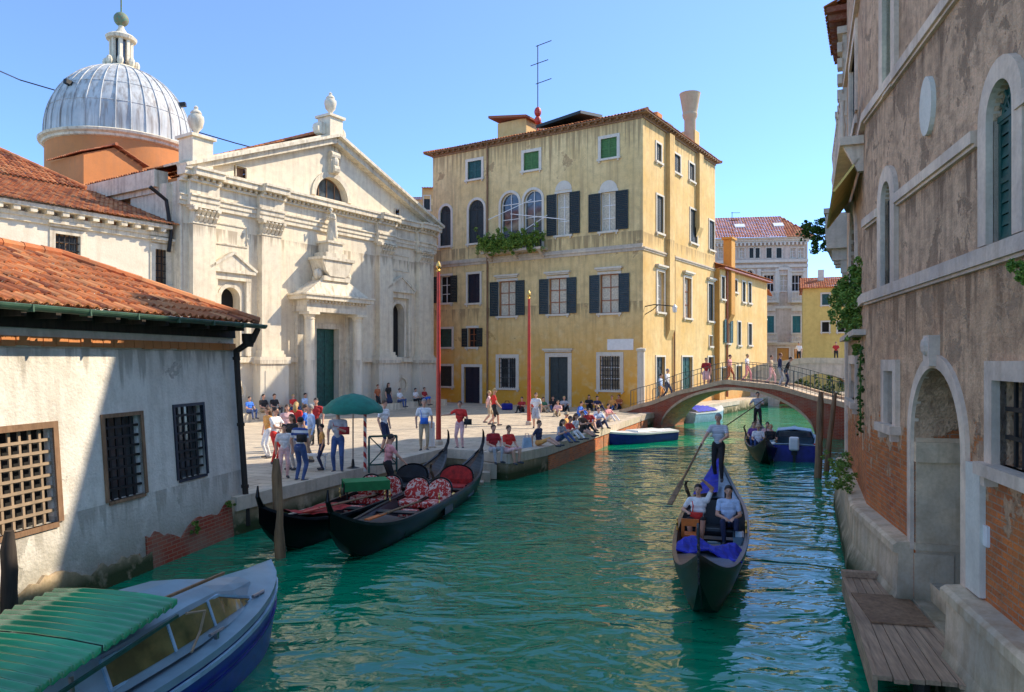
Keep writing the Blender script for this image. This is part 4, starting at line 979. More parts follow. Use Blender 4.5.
f.mk(mb, 'gutter', M['gutter'])
mb = MB(); x = L-.12; mb.tube([(x+.1,-.66,4.62),(x+.08,-.5,4.35),(x+.02,-.12,4.1),(x,-.12,3.5),(x,-.12,.15)], [.06,.075,.075,.065,.065], 10)
for z in (3.9, 2.4, 1.0): mb.tube([(x,-.12,z),(x,-.12,z+.07)], .085, 10)
mb.lathe([(.1,4.2),(.14,4.35),(.14,4.5)], (x+.08,-.40,0), 10); f.mk(mb, 'drainpipe', M['pole_dark'])
def ragged(mb, a, b, base, amp, pr, ph):
    n = int((b-a)/.12); H = [base+amp*(.6*math.sin(i*.21+ph)+.4*math.sin(i*.57+ph*2))+random.uniform(-.07,.07) for i in range(n+1)]
    for i in range(n):
        x0, x1 = a+(b-a)*i/n, a+(b-a)*(i+1)/n; mb.hexa([(x0,-pr,-.6),(x1,-pr,-.6),(x1,.05,-.6),(x0,.05,-.6)], [(x0,-pr,H[i]),(x1,-pr,H[i+1]),(x1,.05,H[i+1]),(x0,.05,H[i])])
mb = MB(); ragged(mb, 2, L-3.2, .42, .14, .06, 1.); f.mk(mb, 'foundation', M['plinth'])
mb = MB(); ragged(mb, L-3.3, L-.3, .62, .2, .03, 3.4); f.mk(mb, 'exposed_brick', M['redbrick'])
for i, (u, z, s) in enumerate(((178,.45,.28),(212,.75,.18))):
    mb = MB(); x = f.s(u); foliage(mb, (x,-.10,z), (s*.4,.07,s*.4), 420, .05); o = mb.build('weed', M['leafb'], None); o.data.transform(f.W); tag(o, ['small green weed sprouting low on the white wall behind the motorboat','small weed growing from the wall near the drainpipe of the white house'][i], 'plant')

# ------------------------------------------------------------ brown palazzo on the right
A2, A1 = (8.96, 19.8), (6.42, 13.4); B1 = (3.2+.2405*.6, .6)
f = Face(A1, B1); g2 = Face(A2, A1); L = f.L
rp = thing('palazzo', 'weathered brown plaster palazzo with bare brick and white arched windows on the right bank', 'palazzo', (A1[0], A1[1], 0), f.rz)
f.root = rp; g2.root = rp; ST = M['stone_pink']
ZS = 4.95; ZU = 12.4
# upper floor
w = window(f, f.s(993), f.s(1019.5), 5.12, 6.74, 'closed', arch=1, fw=.23, fproj=.07, fm=ST, leafm=M['dkgreen'], sill=False, depth=.22)
w['label'] = 'large arched window with green shutters'
w = window(f, f.s(885), f.s(894.5), 5.1, f.z(889,182), 'closed', arch=1, fw=.24, fproj=.07, fm=ST, leafm=M['shutter'], sill=False, depth=.22)
window(f, f.s(886.5), f.s(895), 8.35, 10.2, 'closed', fw=.22, fproj=.07, fm=ST, leafm=M['shutter_green'], sill=False, depth=.2)
up = list(f.holes); f.holes = []
window(f, f.s(888), f.s(897), f.z(892,424), f.z(892,371), 'dark', fw=.18, fproj=.07, fm=ST, depth=.35)
window(f, f.s(1000), f.s(1000)+1.15, f.z(1010,468), f.z(1010,381), 'grille', fw=.2, fproj=.08, fm=ST, depth=.35, inner=M['dark'], sash=M['iron'])
xd0, xd1 = f.s(914), f.s(965); zdt = 3.80
f.holes.append((xd0, xd1, .45, zdt, 1.0, .9))
f.wall('upper_wall', M['right'], 0, L, ZS, ZU, holes=up); f.wall('lower_wall', M['rightlow'], 0, L, -.5, ZS)
R = (xd1-xd0)/2; cx_ = (xd0+xd1)/2; zsp = zdt-R
mb = MB(); ring(mb, cx_, zsp, R, R+.17, -.05, .05, 1, 20)
mb.box(xd0-.17, xd0, -.05, .05, 1.2, zsp); mb.box(xd1, xd1+.17, -.05, .05, 1.2, zsp); mb.box(cx_-.13, cx_+.13, -.13, .02, zdt+.02, zdt+.42); mb.ball((cx_,-.12,zdt+.28),(.1,.08,.13),8,6)
dw = f.mk(mb, 'water_gate', ST)
mb = MB(); mb.box(xd1-.03, xd1+.03, .02, .9, .45, zsp); f.mk(mb, 'jamb', M['plinth'], dw)
mb = MB(); mb.box(xd0-.03, xd0+.03, .02, .9, .45, zsp)
mb.box(xd0-.03, xd0+.1, .0, .92, zsp-.34, zsp-.06); mb.box(xd0-.03, xd0+.07, .0, .92, 1.2, 1.3); mb.box(xd0-.03, xd0+.05, .0, .5, .45, 1.15)
f.mk(mb, 'jamb', M['plinth'], dw)
mb = MB(); mb.box(xd0, xd1, .9, .95, .4, zdt); f.mk(mb, 'inner_door', M['pole_dark'], dw)
mb = MB(); mb.box(xd0, xd1, -.02, .9, .3, .5); f.mk(mb, 'threshold', M['plinth'], dw)
mb = MB()
for z, h in ((ZS-.02,.17),(6.3,.14),(8.22,.15)):
    segs = [(0, L)]
    if z == 6.3: segs = [(0, f.s(881)), (f.s(899), f.s(979.5)), (f.s(1024), L)]
    for a, b in segs: mb.box(a, b, -.09, .0, z, z+h); mb.box(a, b, -.05, .0, z-.04, z)
f.mk(mb, 'string_course', ST)
mb = MB(); c_ = f.s(930); zc = f.z(930, 106); ring(mb, c_, zc, 0, .26, -.06, .02, 1.5, 22, 0, 2*PI); f.mk(mb, 'oval_plaque', M['whitestone'])
def plinth(mb, a, b):
    mb.prism([(0,-.6),(-.34,-.6),(-.32,.28),(-.22,.55),(-.20,1.12),(-.27,1.14),(-.27,1.24),(-.22,1.28),(0,1.30)], a, b)
mb = MB(); plinth(mb, -.1, xd0-.02); plinth(mb, xd1+.02, L); f.mk(mb, 'plinth', M['plinth'])
mb = MB(); mb.box(xd1+.2, xd1+.62, -.06, 0, 1.32, 2.75); f.mk(mb, 'stone_patch', M['whitestone'])
mb = MB(); x = f.s(985); mb.box(x, x+.14, -.03, 0, 1.9, 2.12); f.mk(mb, 'plaque', M['white'])
# turned part beyond the corner
w = pwin(g2, 851, 857, 364, 400, 'glass', fw=.2, fm=ST, inner=M['curtain'], sash=M['iron'])
w = window(g2, g2.s(851), g2.s(857), 5.6, 7.3, 'closed', arch=1, fw=.25, fm=ST, leafm=M['shutter'], sill=False)
w = window(g2, g2.s(851), g2.s(857), 9.2, 10.9, 'closed', fw=.25, fm=ST, leafm=M['shutter'], sill=False)
g2.wall('turned_wall', M['right'], 0, g2.L, 3.4, 13.6, holes=[h for h in g2.holes if h[2] > 3.4]); g2.wall('turned_foot', M['rightlow'], 0, g2.L, -.5, 3.4, holes=[h for h in g2.holes if h[2] < 3.4])
mb = MB()
for z, h in ((ZS-.02,.17),(8.22,.15),(11.2,.15)): mb.box(0, g2.L, -.09, 0, z, z+h)
mb.box(0, .55, -.06, 0, .9, 4.9); g2.mk(mb, 'string_course', ST)
mb = MB(); plinth(mb, -.1, g2.L+.1); g2.mk(mb, 'plinth', M['plinth'])
mb = MB(); a, b = g2.s(850.5), g2.s(864); mb.box(a, b, -.42, 0, 8.0, 8.16)
for x in (a+.1, b-.25): mb.prism([(0,7.5),(-.1,7.5),(-.35,8.0),(0,8.0)], x, x+.15)
mb.box(a, b, -.42, -.32, 8.85, 8.98)
for i in range(12): x = a+.05+(b-a-.1)*i/11; mb.lathe([(.035,8.16),(.065,8.35),(.03,8.6),(.05,8.85)], (x,-.37,0), 8)
bl = g2.mk(mb, 'balcony', ST)
mb = MB(); mb.hexa([(a+.1,-.55,7.15),(b-.1,-.55,7.15),(b-.1,-.5,7.15),(a+.1,-.5,7.15)], [(a+.1,-.1,7.75),(b-.1,-.1,7.75),(b-.1,-.05,7.75),(a+.1,-.05,7.75)]); g2.mk(mb, 'awning', M['yel2'], bl)
mb = MB(); a, b = g2.s(849), g2.s(866); mb.box(a, b, -.22, 0, zz(338,15.5), zz(333,15.5)); g2.mk(mb, 'ledge', ST)
mb = MB(); mb.box(.0, L, 0.02, 9, ZU-.3, ZU); 
W_ = f.W.copy(); f.mk(mb, 'flat_roof', M['tile_far'])
mb = MB(); p = [g2.W @ Vector(q) for q in ((0,0,0),(g2.L,0,0),(g2.L,8,0),(0,8,0))]
g3 = MB(); g3.box(0, g2.L, .02, 8, 13.3, 13.6); g2.mk(g3, 'flat_roof', M['tile_far'])
g3 = MB(); g3.box(g2.L-.02, g2.L, .05, 8, 12.3, 13.4); g2.mk(g3, 'party_wall', M['right'])
mb = MB(); mb.q([(L,0,-.5),(L,9,-.5),(L,9,ZU),(L,0,ZU)]); f.mk(mb, 'near_wall', M['right'])
# plants on the ledge
mb = MB(); c_ = (g2.s(849)+g2.s(866))/2
def P2(x, y, z): return tuple(g2.W @ Vector((x, y, z)))
for u, v, Y_, rr in ((860,272,14.7,.3),(852,280,15.4,.38),(846,292,16.6,.42),(858,290,14.9,.4),(840,304,17.4,.36),(850,306,15.6,.42),(860,304,14.6,.32),(852,322,15.6,.3),(860,318,14.6,.3),(846,318,16.4,.28),(856,338,15.0,.24),(858,352,14.8,.18)):
    foliage(mb, (px(u, Y_), Y_, zz(v, Y_)), (rr*.6, rr, rr*.9), int(5200*rr*rr)+150, .075)
ivy = mb.build('hanging_plant', M['leafb']); tag(ivy, 'big bright green plant spilling off the ledge of the brown palazzo', 'plant')
mb = MB()
ps_ = [P2(g2.L-.5+.12*math.sin(i*1.3), -.07, zz(350+i*6, 14.5)) for i in range(14)]
mb.tube(ps_, .018, 5)
for p_ in ps_: foliage(mb, p_, (.07,.05,.09), 60, .05)
o = mb.build('climbing_plant', M['leaf']); tag(o, 'thin trailing vine on the brick at the bend of the brown palazzo', 'plant')
mb = MB(); 
for u, v in ((852,478),(859,468),(862,474)): x = g2.s(u); foliage(mb, P2(x, -.35, zz(v, 15.5)), (.26,.2,.22), 700, .055)
o = mb.build('bush', M['leafb']); tag(o, 'small green bush growing on the stone plinth just above the water', 'bush')
mb = MB(); x = f.s(1021); foliage(mb, tuple(f.W @ Vector((x+.28, -.1, 4.7))), (.08,.1,.12), 900, .04)
o = mb.build('window_box_plant', M['leafb']); tag(o, 'yellow green plant on the sill at the right edge, under the arched window', 'plant')

# building beyond, with its projecting eave and stone balcony
h3 = Face((17.75, 37.5), (9.3, 20.4)); L3 = h3.L
rb = thing('building', 'tall building beyond the brown palazzo with a stone balcony and overhanging eaves', 'building', (17.75, 37.5, 0), h3.rz); h3.root = rb
for x in (L3-3, L3-7, L3-11):
    for z in (2, 6.6, 11): window(h3, x-.5, x+.5, z, z+1.9, 'closed', fm=ST)
h3.wall('canal_wall', M['rightlow'], 0, L3, -.5, 19)
iv = h3.W.inverted(); fp = [iv @ Vector(p) for p in ((9.3,20.4,0),(20,20.5,0),(28,37,0),(17.75,37.5,0))]; mb = MB()
for p, q in zip(fp, fp[1:]): mb.q([(p.x,p.y,-.5),(q.x,q.y,-.5),(q.x,q.y,19),(p.x,p.y,19)])
h3.mk(mb, 'side_wall', M['right'])
mb = MB(); mb.prism([(p.x,p.y) for p in fp], 19, 19.2, 'z'); mb.box(0, L3, -.6, -.01, 19, 19.15); h3.mk(mb, 'roof', M['tile_far'])
# projecting bay with dentils
mb = MB(); e = L3-1.2
mb.box(e-2.6, e, -.22, 0, 9.0, 13.4)
for i in range(9): mb.box(e-.3, e+.05, -.36, -.22, 9.2+i*.46, 9.48+i*.46)
mb.box(e-3, e+.1, -.36, 0, 13.4, 13.6); mb.box(e-2.8, e+.05, -.42, 0, 11.0, 11.15)
bay = h3.mk(mb, 'bay', M['stone'])
mb = MB(); mb.box(e-3.4, e+.5, -.62, 0, 13.9, 14.05)
for i in range(9): mb.box(e-3.2+i*.42, e-3.05+i*.42, -.58, 0, 13.72, 13.9)
tiles(mb, (e-3.4,-.68,14.07), (e+.5,-.68,14.07), (0,.68,.35)); h3.mk(mb, 'bay_roof', M['tile'], bay)
mb = MB(); e = L3-2.8; z = 7.4
mb.box(e-3, e, -.75, 0, z, z+.2); mb.box(e-3, e, -.75, -.6, z+.2, z+1.1); mb.box(e-.15, e, -.6, 0, z+.2, z+1.1); mb.box(e-3.1, e+.08, -.82, -.55, z+1.1, z+1.25)
for k in range(3): mb.box(e-.6-k*1.0, e-.25-k*1.0, -.6, 0, z-.35, z); mb.box(e-.55-k*1.0, e-.3-k*1.0, -.35, 0, z-.75, z-.35)
for k in range(5): mb.box(e-2.8+k*.56, e-2.45+k*.56, -.79, -.75, z+.3, z+1.0)
h3.mk(mb, 'balcony', M['stone'])
mb = MB()
for u, v, rr in ((812,232,.42),(820,228,.42),(828,232,.4),(818,240,.36),(823,248,.3),(806,228,.25)): foliage(mb, (px(u,24), 24, zz(v,24)), (rr,rr*.8,rr*.8), int(4200*rr*rr), .09)
tag(mb.build('balcony_plant', M['leaf']), 'dark green plant hanging off the far stone balcony against the sky', 'plant')

# ------------------------------------------------------------ beyond the ochre palazzo
A, B = (16.0, 57.0), (23.3, 67.6)
f = Face(A, B); L = f.L
hb = thing('townhouse', 'lower orange yellow townhouse with a tiled roof joined to the ochre palazzo', 'house', (A[0], A[1], 0), f.rz); f.root = hb
for a, b, t, bt, kd in ((721,724.5,277,299,'closed'),(733.5,737,280,292,'closed'),(742,745,282,302,'closed'),(748,751,283,303,'closed'),(726,729.5,320,343,'open'),(737.5,740.5,322,345,'closed'),(748,751.5,324,345,'closed'),(721,726,368,385,'dark'),(736,741,366,384,'dark')):
    pwin(f, a, b, t, bt, kd, fw=.12, leafm=M['dkgreen'] if kd == 'open' else M['shutter'], inner=M['dark'], lw=.6)
f.wall('canal_wall', M['ochre'], 0, L, 0, 11.0)
mb = MB(); mb.q([(0,0,0),(0,9,0),(0,9,11),(0,0,11)]); mb.q([(L,0,0),(L,9,0),(L,9,11),(L,0,11)]); f.mk(mb, 'side_wall', M['orange_plaster'])
mb = MB(); tiles(mb, (-.1,-.5,11.1), (L+.3,-.5,11.1), (0,5,1.6)); tiles(mb, (L+.3,9.5,11.1), (-.1,9.5,11.1), (0,-5,1.6)); ridge(mb, (-.1,4.5,12.8), (L+.3,4.5,12.8)); f.mk(mb, 'roof', M['tile'])
mb = MB(); mb.box(-.1, L+.3, -.45, 0, 10.93, 11.05); f.mk(mb, 'eave', M['wood_red'])
x = f.s(729); mb = MB(); mb.box(x-.45, x+.45, -.35, .3, 7.5, f.z(729,240)); mb.prism([(-.35,7.5),(0,7.5),(0,6.8)], x-.45, x+.45); mb.box(x-.6, x+.6, -.45, .4, f.z(729,240), f.z(729,238)); f.mk(mb, 'chimney', M['orange_plaster'])
mb = MB(); x = f.s(726); mb.tube([(x,-.1,1),(x,-.1,10.9)], .09, 6); f.mk(mb, 'drainpipe', M['wood_red'])
A, B = (23.6, 69.5), (26.2, 76)
f = Face(A, B); L = f.L
hb = thing('townhouse', 'narrow bright orange house between the orange yellow townhouse and the grey palace', 'house', (A[0], A[1], 0), f.rz); f.root = hb
for z in (2.4, 5.2, 8): window(f, 1.2, 2.1, z, z+1.4, 'closed', fw=.12); window(f, 4, 4.9, z, z+1.4, 'closed', fw=.12)
f.wall('canal_wall', M['orange_plaster'], 0, L, 0, 10.3); mb = MB(); mb.q([(0,0,0),(0,7,0),(0,7,10.3),(0,0,10.3)]); f.mk(mb, 'side_wall', M['orange_plaster'])
mb = MB(); tiles(mb, (-.3,-.5,10.4), (L,-.5,10.4), (0,4,1.4)); f.mk(mb, 'roof', M['tile_far'])
# grey palace facing down the canal
Yp = 88; A, B = (px(700,Yp), Yp+1.5), (px(806,Yp), Yp-.5)
f = Face(A, B); L = f.L
gp_ = thing('palace', 'grey stone baroque palace with balconies closing the view at the end of the canal', 'palace', (A[0], A[1], 0), f.rz); f.root = gp_
for u in (721,733,742,752,757,769,779,793,801): pwin(f, u-2.6, u+2.6, 248, 258, 'closed' if u in (752,757,769,779) else 'glass', fw=.1, sill=False, inner=M['curtain'])
for u in (740,750): pwin(f, u-3.5, u+3.5, 270, 290, 'glass', arch=1, fw=.2, inner=M['dark'])
pwin(f, 764, 774, 275, 292, 'glass', inner=M['dark'], fw=.22, bars=(3,2), hood=1); pwin(f, 780, 788, 275, 291, 'glass', inner=M['curtain'], sash=M['white']); pwin(f, 792, 802, 275, 291, 'glass', inner=M['dark'], fw=.22, bars=(3,2), hood=1)
for u in (770, 796.5): pwin(f, u-4, u+4, 316, 333, 'closed', leafm=M['shutter_teal'], fw=.18)
for u in (742, 755): pwin(f, u-3, u+3, 315, 333, 'closed', fw=.18)
pwin(f, 777, 789, 348, 366, 'door', name='door', leafm=M['orange_plaster']); pwin(f, 794, 800, 349, 366, 'door', name='door', leafm=M['orange_plaster'])
ZE_ = f.z(760, 238); f.wall('front_wall', M['palace'], 0, L, .3, ZE_)
mb = MB(); f_ = f
for v, p in ((262,.35),(267,.2),(308,.15),(344,.25)): z = f.z(760, v); mb.box(0, L, -p, 0, z-.1, z+.22)
for u in (759, 777, 789.5, 805): x = f.s(u); mb.box(x-.22, x+.22, -.18, 0, f.z(760,303), f.z(760,269))
for u in (770, 796.5): ring(mb, f.s(u), f.z(u,311), .0, .62, -.16, 0, 1.2)
ring(mb, f.s(784), f.z(784,270), 0, .7, -.2, 0, .8)
cornice(mb, 0, L, ZE_-.6, ((.15,.2),(.3,.2),(.5,.2)))
for i in range(28): a = L*i/28; mb.box(a, a+.2, -.42, 0, ZE_-.95, ZE_-.6)
f.mk(mb, 'cornice', M['whitestone'])
for (u0, u1, v0, v1) in ((763,776,292,304),(790,804,292,304),(763,776,333,344),(790,804,333,344)):
    mb = MB(); a, b = f.s(u0), f.s(u1); z0, z1 = f.z((u0+u1)/2, v1-1), f.z((u0+u1)/2, v0); mb.box(a, b, -.9, 0, z0, z0+.25); mb.box(a, b, -.92, -.78, z1-.15, z1)
    for i in range(9): x = a+.08+(b-a-.16)*i/8; mb.lathe([(.05,z0+.25),(.09,z0+.5),(.04,z1-.3),(.07,z1-.15)], (x,-.84,0), 6)
    f.mk(mb, 'balcony', M['whitestone'])
mb = MB(); mb.q([(L,0,.3),(L,12,.3),(L,12,ZE_),(L,0,ZE_)]); mb.q([(0,0,.3),(0,12,.3),(0,12,ZE_),(0,0,ZE_)]); f.mk(mb, 'side_wall', M['palace'])
mb = MB(); tiles(mb, (-.5,-.75,ZE_-.03), (L+.7,-.75,ZE_-.03), (0,6.4,3.6), 0, 2.8, .3, .5, .05); tiles(mb, (L+.7,-.75,ZE_-.03), (L+.7,12.05,ZE_-.03), (-2.8,0,3.6), 6.4, 6.4, .3, .5, .05)
rf = f.mk(mb, 'roof', M['tile_far'])
for u in (743, 783): x = f.s(u); mb = MB(); mb.hexa([(x-.6,2.3,ZE_+1.6),(x+.6,2.3,ZE_+1.6),(x+.6,3.2,ZE_+2.1),(x-.6,3.2,ZE_+2.1)],[(x-.6,2.3,ZE_+1.82),(x+.6,2.3,ZE_+1.82),(x+.6,3.2,ZE_+2.33),(x-.6,3.2,ZE_+2.33)]); f.mk(mb, 'skylight', M['white'], rf)
mb = MB(); x = px(737, 90); mb.tube([(x,92,18),(x,92,22.3)], .04, 5); mb.tube([(x-.1,92,22.2),(x+1,92,22.2)], .035, 5); mb.tube([(x-.6,92,21.2),(x+.8,92,21.3)], .035, 5)
tag(mb.build('antenna', M['iron']), 'small thin antenna on the red roof of the grey palace', 'antenna')
# yellow house right of it
Yp = 76; A, B = (px(807,Yp), Yp+1), (px(885,Yp), Yp-2)
f = Face(A, B); L = f.L
yh = thing('townhouse', 'bright yellow house with green shutters behind the far stone bridge', 'house', (A[0], A[1], 0), f.rz); f.root = yh
pwin(f, 822, 829, 294, 305, 'closed', leafm=M['dkgreen']); pwin(f, 822, 829, 322, 332, 'dark', fw=.14); pwin(f, 838, 845, 294, 305, 'closed', leafm=M['dkgreen']); pwin(f, 838, 845, 322, 332, 'dark')
zt = f.z(826, 288); f.wall('front_wall', M['yel2'], 0, L, .3, zt); mb = MB(); mb.q([(0,0,.3),(0,8,.3),(0,8,zt),(0,0,zt)]); f.mk(mb, 'side_wall', M['yel2'])
mb = MB(); tiles(mb, (-.3,-.5,zt), (L,-.5,zt), (0,4.5,1.5)); tiles(mb, (L,8.5,zt), (-.3,8.5,zt), (0,-4.5,1.5)); f.mk(mb, 'roof', M['tile_far'])
mb = MB(); x = f.s(822); mb.box(x-.3, x+.3, 2.5, 3.1, zt+.5, zt+2.2); f.mk(mb, 'chimney', M['whitestone'])
# house glimpsed between the church and the palazzo
Yp = 72; A, B = (px(396,Yp), Yp), (px(440,Yp), Yp)
f = Face(A, B); hb = thing('townhouse', 'distant pale yellow house glimpsed between church and ochre palazzo', 'house', (A[0], A[1], 0), 0); f.root = hb
pwin(f, 413, 418, 202, 215, 'closed', fw=.1); pwin(f, 424, 430, 196, 210, 'closed', fw=.1)
f.wall('front_wall', M['yellow'], f.s(404), f.L, .3, zz(199, Yp)); f.wall('tall_wall', M['ochre'], f.s(422), f.L, zz(199, Yp), zz(188, Yp), holes=[])
mb = MB(); a = f.s(404); z = zz(200, Yp); tiles(mb, (a-.5,-.5,z), (f.s(422),-.5,z), (0,4,1.0)); tiles(mb, (f.s(422),-.5,zz(189,Yp)), (f.L,-.5,zz(189,Yp)), (0,4,.8)); f.mk(mb, 'roof', M['tile_far'])
mb = MB(); mb.box(f.s(409), f.s(417), -1, 0, zz(222,Yp), zz(220,Yp)); mb.box(f.s(420), f.s(434), -1, 0, zz(232,Yp), zz(229,Yp)); bl = f.mk(mb, 'balcony', M['stone'])
# far rooftops so the horizon is closed
for i, (x, y, w, d, h, rz, lb) in enumerate(((-60,120,30,20,11,.2,'far low tiled house beyond the church to the left'),(60,110,30,22,12,-.1,'far tiled house beyond the right bank'),(-12,110,34,16,12,.1,'far tiled house behind the ochre palazzo'))):
    hb = thing('townhouse', lb, 'house', (x, y, 0), rz); mb = MB(); mb.box(-w/2, w/2, -d/2, d/2, .3, h); mb.build('wall', M['ochre'], hb)
    mb = MB(); tiles(mb, (-w/2-.4,-d/2-.4,h), (w/2+.4,-d/2-.4,h), (0,d/2+.4,3), 0, 0, .5, .9); tiles(mb, (w/2+.4,d/2+.4,h), (-w/2-.4,d/2+.4,h), (0,-d/2-.4,3), 0, 0, .5, .9); mb.build('roof', M['tile_far'], hb)

# ------------------------------------------------------------ bridges
def bridge(A, B, label, top, arch, width, bands, x0=-3, x1=3, mats=None, rail=None, name='footbridge'):
    f = Face(A, B); L = f.L
    r = thing(name, label, 'bridge', (A[0], A[1], 0), f.rz); f.root = r
    xs = sorted(set([round(x0+(L+x1-x0)*i/56, 3) for i in range(57)]+[arch[0], arch[1]]))
    def tz(x):
        for (a, za), (b, zb) in zip(top, top[1:]):
            if a <= x <= b:
                t = (x-a)/(b-a); t = t*t*(3-2*t)*.35+t*.65; return za+(zb-za)*t
        return top[0][1] if x < top[0][0] else top[-1][1]
    ac, ar = (arch[0]+arch[1])/2, (arch[1]-arch[0])/2
    def az(x): return arch[2]+(arch[3]-arch[2])*(max(0, 1-((x-ac)/ar)**2))**.62
    mb = MB(); dk = MB(); io = MB()
    for a, b in zip(xs, xs[1:]):
        ins = arch[0] <= (a+b)/2 <= arch[1]
        za, zb = (az(a), az(b)) if ins else (-.5, -.5)
        for y in (0, width): mb.q([(a,y,za),(b,y,zb),(b,y,tz(b)),(a,y,tz(a))])
        if ins: io.q([(a,0,za),(b,0,zb),(b,width,zb),(a,width,za)])
        dk.q([(a,0,tz(a)),(b,0,tz(b)),(b,width,tz(b)),(a,width,tz(a))])
    for x in arch[:2]: io.q([(x,0,-.5),(x,width,-.5),(x,width,arch[2]),(x,0,arch[2])])
    f.mk(mb, 'spandrel', mats[0]); f.mk(dk, 'deck', M['paving']); f.mk(io, 'vault', M['brick'])
    mb = MB()
    for y0, y1 in ((-.07,.25), (width-.25, width+.07)):
        for a, b in zip(xs, xs[1:]): mb.hexa([(a,y0,tz(a)-.12),(b,y0,tz(b)-.12),(b,y1,tz(b)-.12),(a,y1,tz(a)-.12)], [(a,y0,tz(a)+bands),(b,y0,tz(b)+bands),(b,y1,tz(b)+bands),(a,y1,tz(a)+bands)])
    f.mk(mb, 'parapet_stone', mats[1])
    mb = MB()
    for y0, y1 in ((-.05,.1), (width-.1, width+.05)):
        ax = [x for x in xs if arch[0] <= x <= arch[1]]
        for a, b in zip(ax, ax[1:]): mb.hexa([(a,y0,az(a)),(b,y0,az(b)),(b,y1,az(b)),(a,y1,az(a))], [(a,y0,az(a)+.15),(b,y0,az(b)+.15),(b,y1,az(b)+.15),(a,y1,az(a)+.15)])
    f.mk(mb, 'arch_ring', mats[1])
    if rail:
        for y in (.09, width-.09):
            mb = MB(); n = int((rail[1]-rail[0])/.21); tp = []
            for i in range(n+1):
                x = rail[0]+(rail[1]-rail[0])*i/n; z = tz(x)+bands; big = i % 9 == 0
                mb.box(x-(.022 if big else .009), x+(.022 if big else .009), y-.01, y+.01, z, z+.95); tp.append((x, y, z+.95))
            for p, q in zip(tp, tp[1:]): mb.bar(p, q, .04, .03); mb.bar(Vector(p)-Vector((0,0,.82)), Vector(q)-Vector((0,0,.82)), .03, .02)
            f.mk(mb, 'railing', M['railgrey'])
    f.tz = tz; return f
BR = bridge((8.0,43.0), (15.7,36.8), 'arched footbridge of brick and pale stone with an iron railing over the canal', [(-2.0,.82),(-.3,1.30),(2.2,2.15),(4.6,2.72),(7.2,2.5),(9.9,1.85),(12.5,1.2)], (.75,9.3,.15,2.28), 2.9, .12, -2.0, 2.6, (M['redbrick'], M['bridgestone']), (-1.3, 12.2))
BR2 = bridge((21.8,63), (29.6,60.5), 'farther low stone bridge with a solid parapet in front of the yellow house', [(-5,1.6),(0,3.3),(3,3.75),(8.2,3.7),(12,3)], (.9,7.4,.2,2.75), 3.0, .35, -5, 3, (M['palace'], M['stone']))
# sky cable
mb = MB(); pts = [Vector((px(-30,48),48,zz(58,48))), Vector((px(20,58),58,zz(80,58))), Vector((px(235,63),63,zz(143,63))), Vector((px(300,66),66,zz(160,66)))]
mb.tube(pts, .05, 5); tag(mb.build('overhead_cable', M['iron']), 'thin dark overhead cable sagging across the sky behind the dome', 'cable')

mb = MB()
for i in range(16): foliage(mb, (24.2+i*.42, 66.2+random.uniform(-.3,.3), 1.3+random.uniform(-.5,.6)), (.6,.4,1.0), 260, .22)
tag(mb.build('hedge', M['leaf']), 'dark green hedge seen through the arch of the farther stone bridge', 'hedge')
sheet('garden_bank', [(22.6,65.6),(33,65.6),(33,73.5),(22.6,73.5)], .78, M['paving'], -1, M['brick'])
